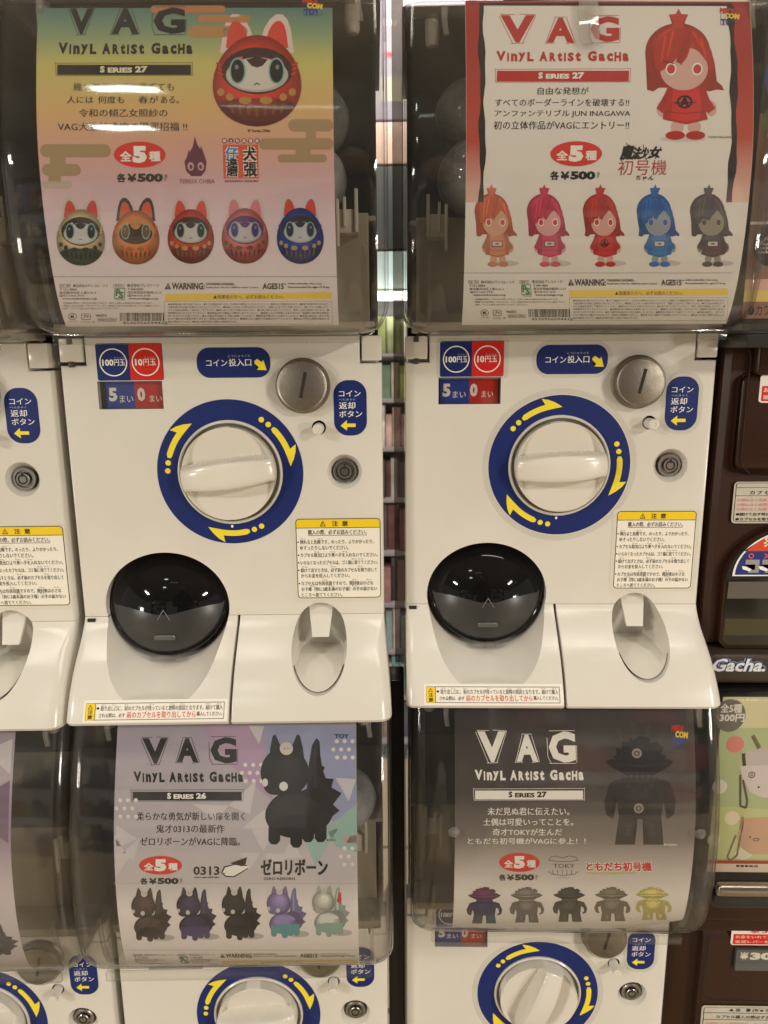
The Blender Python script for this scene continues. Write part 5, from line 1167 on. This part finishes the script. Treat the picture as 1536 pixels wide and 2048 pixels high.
def em(name, col, s):
    m_ = bpy.data.materials.new(name); m_.use_nodes = True; b = m_.node_tree.nodes['Principled BSDF']; b.inputs['Base Color'].default_value = col; b.inputs['Emission Color'].default_value = col; b.inputs['Emission Strength'].default_value = s; return m_
rows = [(.56, .95, (176, 172, 190), 'pale sign board with red letters seen through the gap', 'sign_board', 'sign board'), (.46, .555, (236, 196, 170), 'cream box with a green leaf print seen through the gap', 'product_box', 'box'), (.26, .455, (46, 56, 54), 'dark green box seen through the gap', 'product_box', 'box'),
        (.165, .255, (150, 186, 186), 'pale teal box above the lit strip, seen through the gap', 'product_box', 'box')]
rg_ = random.Random(11); z = .118
for h_, pal in ((.11, [(150, 170, 70), (170, 180, 120), (90, 150, 120), (200, 200, 190)]), (.11, [(160, 180, 80), (90, 140, 100), (210, 190, 170)]), (.12, [(200, 150, 140), (170, 120, 150), (210, 200, 200), (90, 80, 100)]), (.13, [(60, 50, 60), (110, 40, 44), (180, 170, 170)]),
                (.14, [(120, 36, 40), (96, 30, 36), (70, 50, 50)]), (.14, [(120, 40, 44), (60, 40, 46), (150, 90, 90)]), (.13, [(200, 180, 180), (120, 160, 170), (180, 110, 110)]), (.13, [(70, 130, 150), (110, 160, 170), (200, 190, 190)]), (.13, [(60, 110, 130), (50, 60, 80), (160, 120, 110)]), (.13, [(60, 90, 110), (40, 50, 60)])):
    simple('shelf_board', 'grey shelf board seen through the gap', 'shelf board', -.20, .16, 1.285, 1.45, z-h_-.012, z-h_-.004, mat('shelf_grey', (.22, .20, .20, 1), .6), 0, 'shelf boards seen through the gap')
    x = -.13
    while x < .07:
        w_ = rg_.uniform(.014, .034); c_ = rg_.choice(pal); g_ = (.45*sum(c_)/3+.55*195)/1.0; c_ = tuple(int(v*.62+g_*.38) for v in c_); hh = h_*rg_.uniform(.72, .93)
        simple('product_box', 'small boxed goods on the shelves seen through the gap', 'box', x, x+w_*.93, 1.30+rg_.uniform(0, .03), 1.42, z-h_-.004, z-h_-.004+hh, mat('goods_%d_%d_%d' % c_, rgb(*c_), .5, noise=.35, nscale=30), .001, 'small boxed goods seen through the gap'); x += w_
    z -= h_+.008
for z0, z1, c, lb, nm, cat in rows:
    g_ = sum(c)/3; c = tuple(int(g_*.40+v*.60) for v in c)
    o = simple(nm, lb, cat, -.20, .16, 1.30, 1.45, z0, z1, mat('goods_%d_%d_%d' % c, rgb(*c), .5, noise=.25, nscale=14), .003, GB)
    if nm == 'sign_board':
        a = Art(lambda x, y: (x, y), on(1.2995), 0, 0); a.text('WW', -.042, .709, -.020, .695, RED, 1, .04); a.build(o); a.text('ORI', -.045, .778, -.012, .765, INKW, 1, .03); a.build(o); a.cur = 'printed_band'; a.rect(-.05, .60, .03, .655, ink(190, 190, 170), 1); a.build(o)
o = simple('shelf_lamp', 'bright shelf light strip seen through the gap between the columns', 'lamp', -.20, .16, 1.26, 1.29, .135, .155, em('lamp_glow', (1, .95, .88, 1), 6), .002)
simple('display_shelf', 'white shelf rack behind the goods seen through the gap', 'shelf', -.30, .26, 1.46, 1.50, -1.15, 1.0, mat('rack', (.4, .4, .42, 1), .6), .002)

# ------------------------------------------------------------------ the hall: floor, ceiling, far wall behind the viewer, lamps, added fill lamps
def plane(name, x0, x1, y0, y1, z, m_):
    bm = bmesh.new(); bm.faces.new([bm.verts.new(p_) for p_ in ((x0, y0, z), (x1, y0, z), (x1, y1, z), (x0, y1, z))]); o = finish(bm, name, m_, None, 0, False); tag(o, kind='structure'); return o
def floor_mat():
    m_ = mat('floor_tiles', rgb(176, 158, 126), .3, noise=.2, nscale=2); nt = m_.node_tree; N = nt.nodes; L = nt.links
    br = N.new('ShaderNodeTexBrick'); br.offset = 0; br.inputs['Scale'].default_value = 1; br.inputs['Brick Width'].default_value = .45; br.inputs['Row Height'].default_value = .45; br.inputs['Mortar Size'].default_value = .006
    tc = N.new('ShaderNodeTexCoord'); L.new(tc.outputs['Object'], br.inputs['Vector'])
    br.inputs['Color1'].default_value = (.42, .34, .22, 1); br.inputs['Color2'].default_value = (.38, .31, .20, 1); br.inputs['Mortar'].default_value = (.10, .08, .06, 1)
    L.new(br.outputs['Color'], N['Principled BSDF'].inputs['Base Color']); return m_
plane('floor', -6, 6, -7, 4, -1.15, floor_mat())
plane('ceiling', -6, 6, -7, 4, 1.75, mat('ceiling_board', (.42, .40, .36, 1), .8))
mat('far_wall', (.05, .04, .035, 1), .7)
bm = bmesh.new(); mk_box(bm, -6, 6, 3.9, 4, -1.15, 1.75); tag(finish(bm, 'front_wall', MATS['far_wall'], None, 0), kind='structure')
def lamp(loc, sx, sy, power, col, label):
    t = empty('ceiling_or_fill_lamp', loc, 0, label, 'lamp', 'fluorescent ceiling lamps of the hall')  # serves the ceiling lamps and the two added side lamps
    box('lamp_body', -sx/2-.02, sx/2+.02, -sy/2-.02, sy/2+.02, .012, .06, mat('lamp_white', (.7, .7, .68, 1), .5), t, .004)
    ld = bpy.data.lights.new('tube_light', 'AREA'); ld.shape = 'RECTANGLE'; ld.size = sx; ld.size_y = sy; ld.energy = power; ld.color = col
    o = bpy.data.objects.new('tube_light', ld); COL.objects.link(o); o.parent = t
WARM = (1, .92, .81); COOL = (.86, 1, .95)
lamp((.62, -.62, 1.66), 1.1, .10, 7, WARM, 'long warm ceiling lamp nearest the machines, right of the viewer')
lamp((-.85, -.60, 1.66), .9, .10, 5, WARM, 'long warm ceiling lamp nearest the machines, left of the viewer')
lamp((2.3, -2.3, 1.10), .14, .55, 100, WARM, 'added warm fill lamp far to the right of the viewer')  # added side lamp: frontal light on the posters, outside the cover reflections
lamp((-2.3, -2.3, 1.10), .14, .55, 80, WARM, 'added warm fill lamp far to the left of the viewer')  # added twin on the left, likewise for the posters
for sx_, pw_, lb_ in ((1, 42, 'added fill lamp at counter height far to the right of the viewer'), (-1, 36, 'added fill lamp at counter height far to the left of the viewer')):
    t = empty('fill_lamp', (sx_*2.75, -2.3, -.15), 0, lb_, 'lamp', 'added fill lamps beside the aisle')  # added low lamps that brighten the lower posters, no such fitting in the hall
    box('lamp_body', -.02, .02, -.35, .35, -.2, .2, MATS['lamp_white'], t, .004)
    ld = bpy.data.lights.new('fill_light', 'AREA'); ld.shape = 'RECTANGLE'; ld.size = .3; ld.size_y = .5; ld.energy = pw_; ld.color = WARM
    o = bpy.data.objects.new('fill_light', ld); COL.objects.link(o); o.parent = t; o.location = (-sx_*.03, .0, 0); o.rotation_euler = (0, radians(90)*sx_, radians(-35)*sx_)
lamp((-.77, -1.72, 1.68), .22, .08, 1.7, COOL, 'short cool white ceiling lamp, nearer of two on the left')
lamp((-.98, -2.60, 1.68), .22, .16, 2.8, COOL, 'short cool white ceiling lamp, farther of two on the left')
lamp((-.26, -2.05, 1.70), .46, .02, .22, COOL, 'thin cool white ceiling lamp')
lamp((.0, .75, 1.60), 1.0, .10, 48, (1, .93, .9), 'ceiling lamp over the aisle behind the machines')

# the viewer and the shop behind, seen as reflections in the black doors and covers
cloth = mat('dark_cloth', (.012, .012, .014, 1), .85); skin_m = mat('skin', (.42, .26, .18, 1), .6); hair_m = mat('hair', (.010, .008, .007, 1), .5)
pr = empty('person', (.03, -.98, -1.15), 0, 'person in dark clothes holding up a phone, reflected in the black capsule doors', 'person')
def skinned(name, verts, edges, rad, m_, parent, root=0):
    me = bpy.data.meshes.new(name); me.from_pydata(verts, edges, []); me.materials.append(m_); o = link(name, me, parent)
    md = o.modifiers.new('s', 'SKIN'); sv = me.skin_vertices[0].data
    for i, r in enumerate(rad): sv[i].radius = (r, r) if not isinstance(r, tuple) else r; sv[i].use_root = (i == root)
    sb = o.modifiers.new('d', 'SUBSURF'); sb.levels = sb.render_levels = 1; return o
V_ = [(0, 0, .92), (0, 0, 1.10), (0, 0, 1.30), (0, .0, 1.41), (0, .015, 1.47), (0, .02, 1.56), (0, .02, 1.62), (.09, 0, .88), (.10, .01, .48), (.10, 0, .08), (.10, .13, .03), (-.09, 0, .88), (-.10, .01, .48), (-.10, 0, .08), (-.10, .13, .03),
      (.18, 0, 1.36), (.22, .04, 1.10), (.06, .20, 1.11), (-.18, 0, 1.36), (-.22, .04, 1.10), (-.10, .20, 1.11)]
E_ = [(0, 1), (1, 2), (2, 3), (3, 4), (4, 5), (5, 6), (0, 7), (7, 8), (8, 9), (9, 10), (0, 11), (11, 12), (12, 13), (13, 14), (3, 15), (15, 16), (16, 17), (3, 18), (18, 19), (19, 20)]
r_ = [(.16, .11), (.14, .10), (.17, .11), (.09, .08), (.055, .055), (.085, .10), (.07, .085), .09, .06, .045, .035, .09, .06, .045, .035, .065, .048, .036, .065, .048, .036]
skinned('body', V_, E_, r_, cloth, pr)
bm = bmesh.new(); bmesh.ops.create_icosphere(bm, subdivisions=3, radius=.108); bmesh.ops.scale(bm, verts=bm.verts, vec=(.86, 1, 1.12)); bmesh.ops.translate(bm, verts=bm.verts, vec=(0, .0, 1.60)); finish(bm, 'hair', hair_m, pr, 60)
bm = bmesh.new(); bmesh.ops.create_icosphere(bm, subdivisions=3, radius=.09); bmesh.ops.scale(bm, verts=bm.verts, vec=(.82, .75, 1.10)); bmesh.ops.translate(bm, verts=bm.verts, vec=(0, .052, 1.575)); finish(bm, 'face', skin_m, pr, 60)
def rack(x0, x1, y, cols, label, seed):
    t = empty('display_rack', ((x0+x1)/2, y, -1.15), 0, label, 'rack'); w = (x1-x0)/2
    for k in range(5): box('shelf_board', -w, w, -.2, .2, .25+.42*k, .27+.42*k, MATS['dark_metal'], t)
    for s in (-1, 1): box('side_panel', s*w-.01, s*w+.01, -.2, .2, 0, 2.0, MATS['dark_metal'], t)
    r = random.Random(seed)
    for k in range(4):
        x = x0+.03
        while x < x1-.12:
            ww = r.uniform(.07, .16); c = r.choice(cols); o = box('product_box', x, x+ww*.92, y-.05, y+.18, -1.15+.272+.42*k, -1.15+.272+.42*k+r.uniform(.14, .3), mat('goods_%d_%d_%d' % c, rgb(*c), .5)); tag(o, 'boxed goods on the racks behind the viewer', 'box', 'boxed goods behind the viewer'); x += ww
rack(.45, 1.55, -2.7, [(200, 90, 130), (190, 60, 80), (210, 190, 180), (90, 90, 110)], 'dark rack of pink goods behind the viewer', 3)
rack(-1.9, -.75, -2.9, [(90, 110, 90), (190, 180, 160), (70, 80, 120), (120, 90, 60)], 'dark rack of mixed goods behind the viewer', 4)
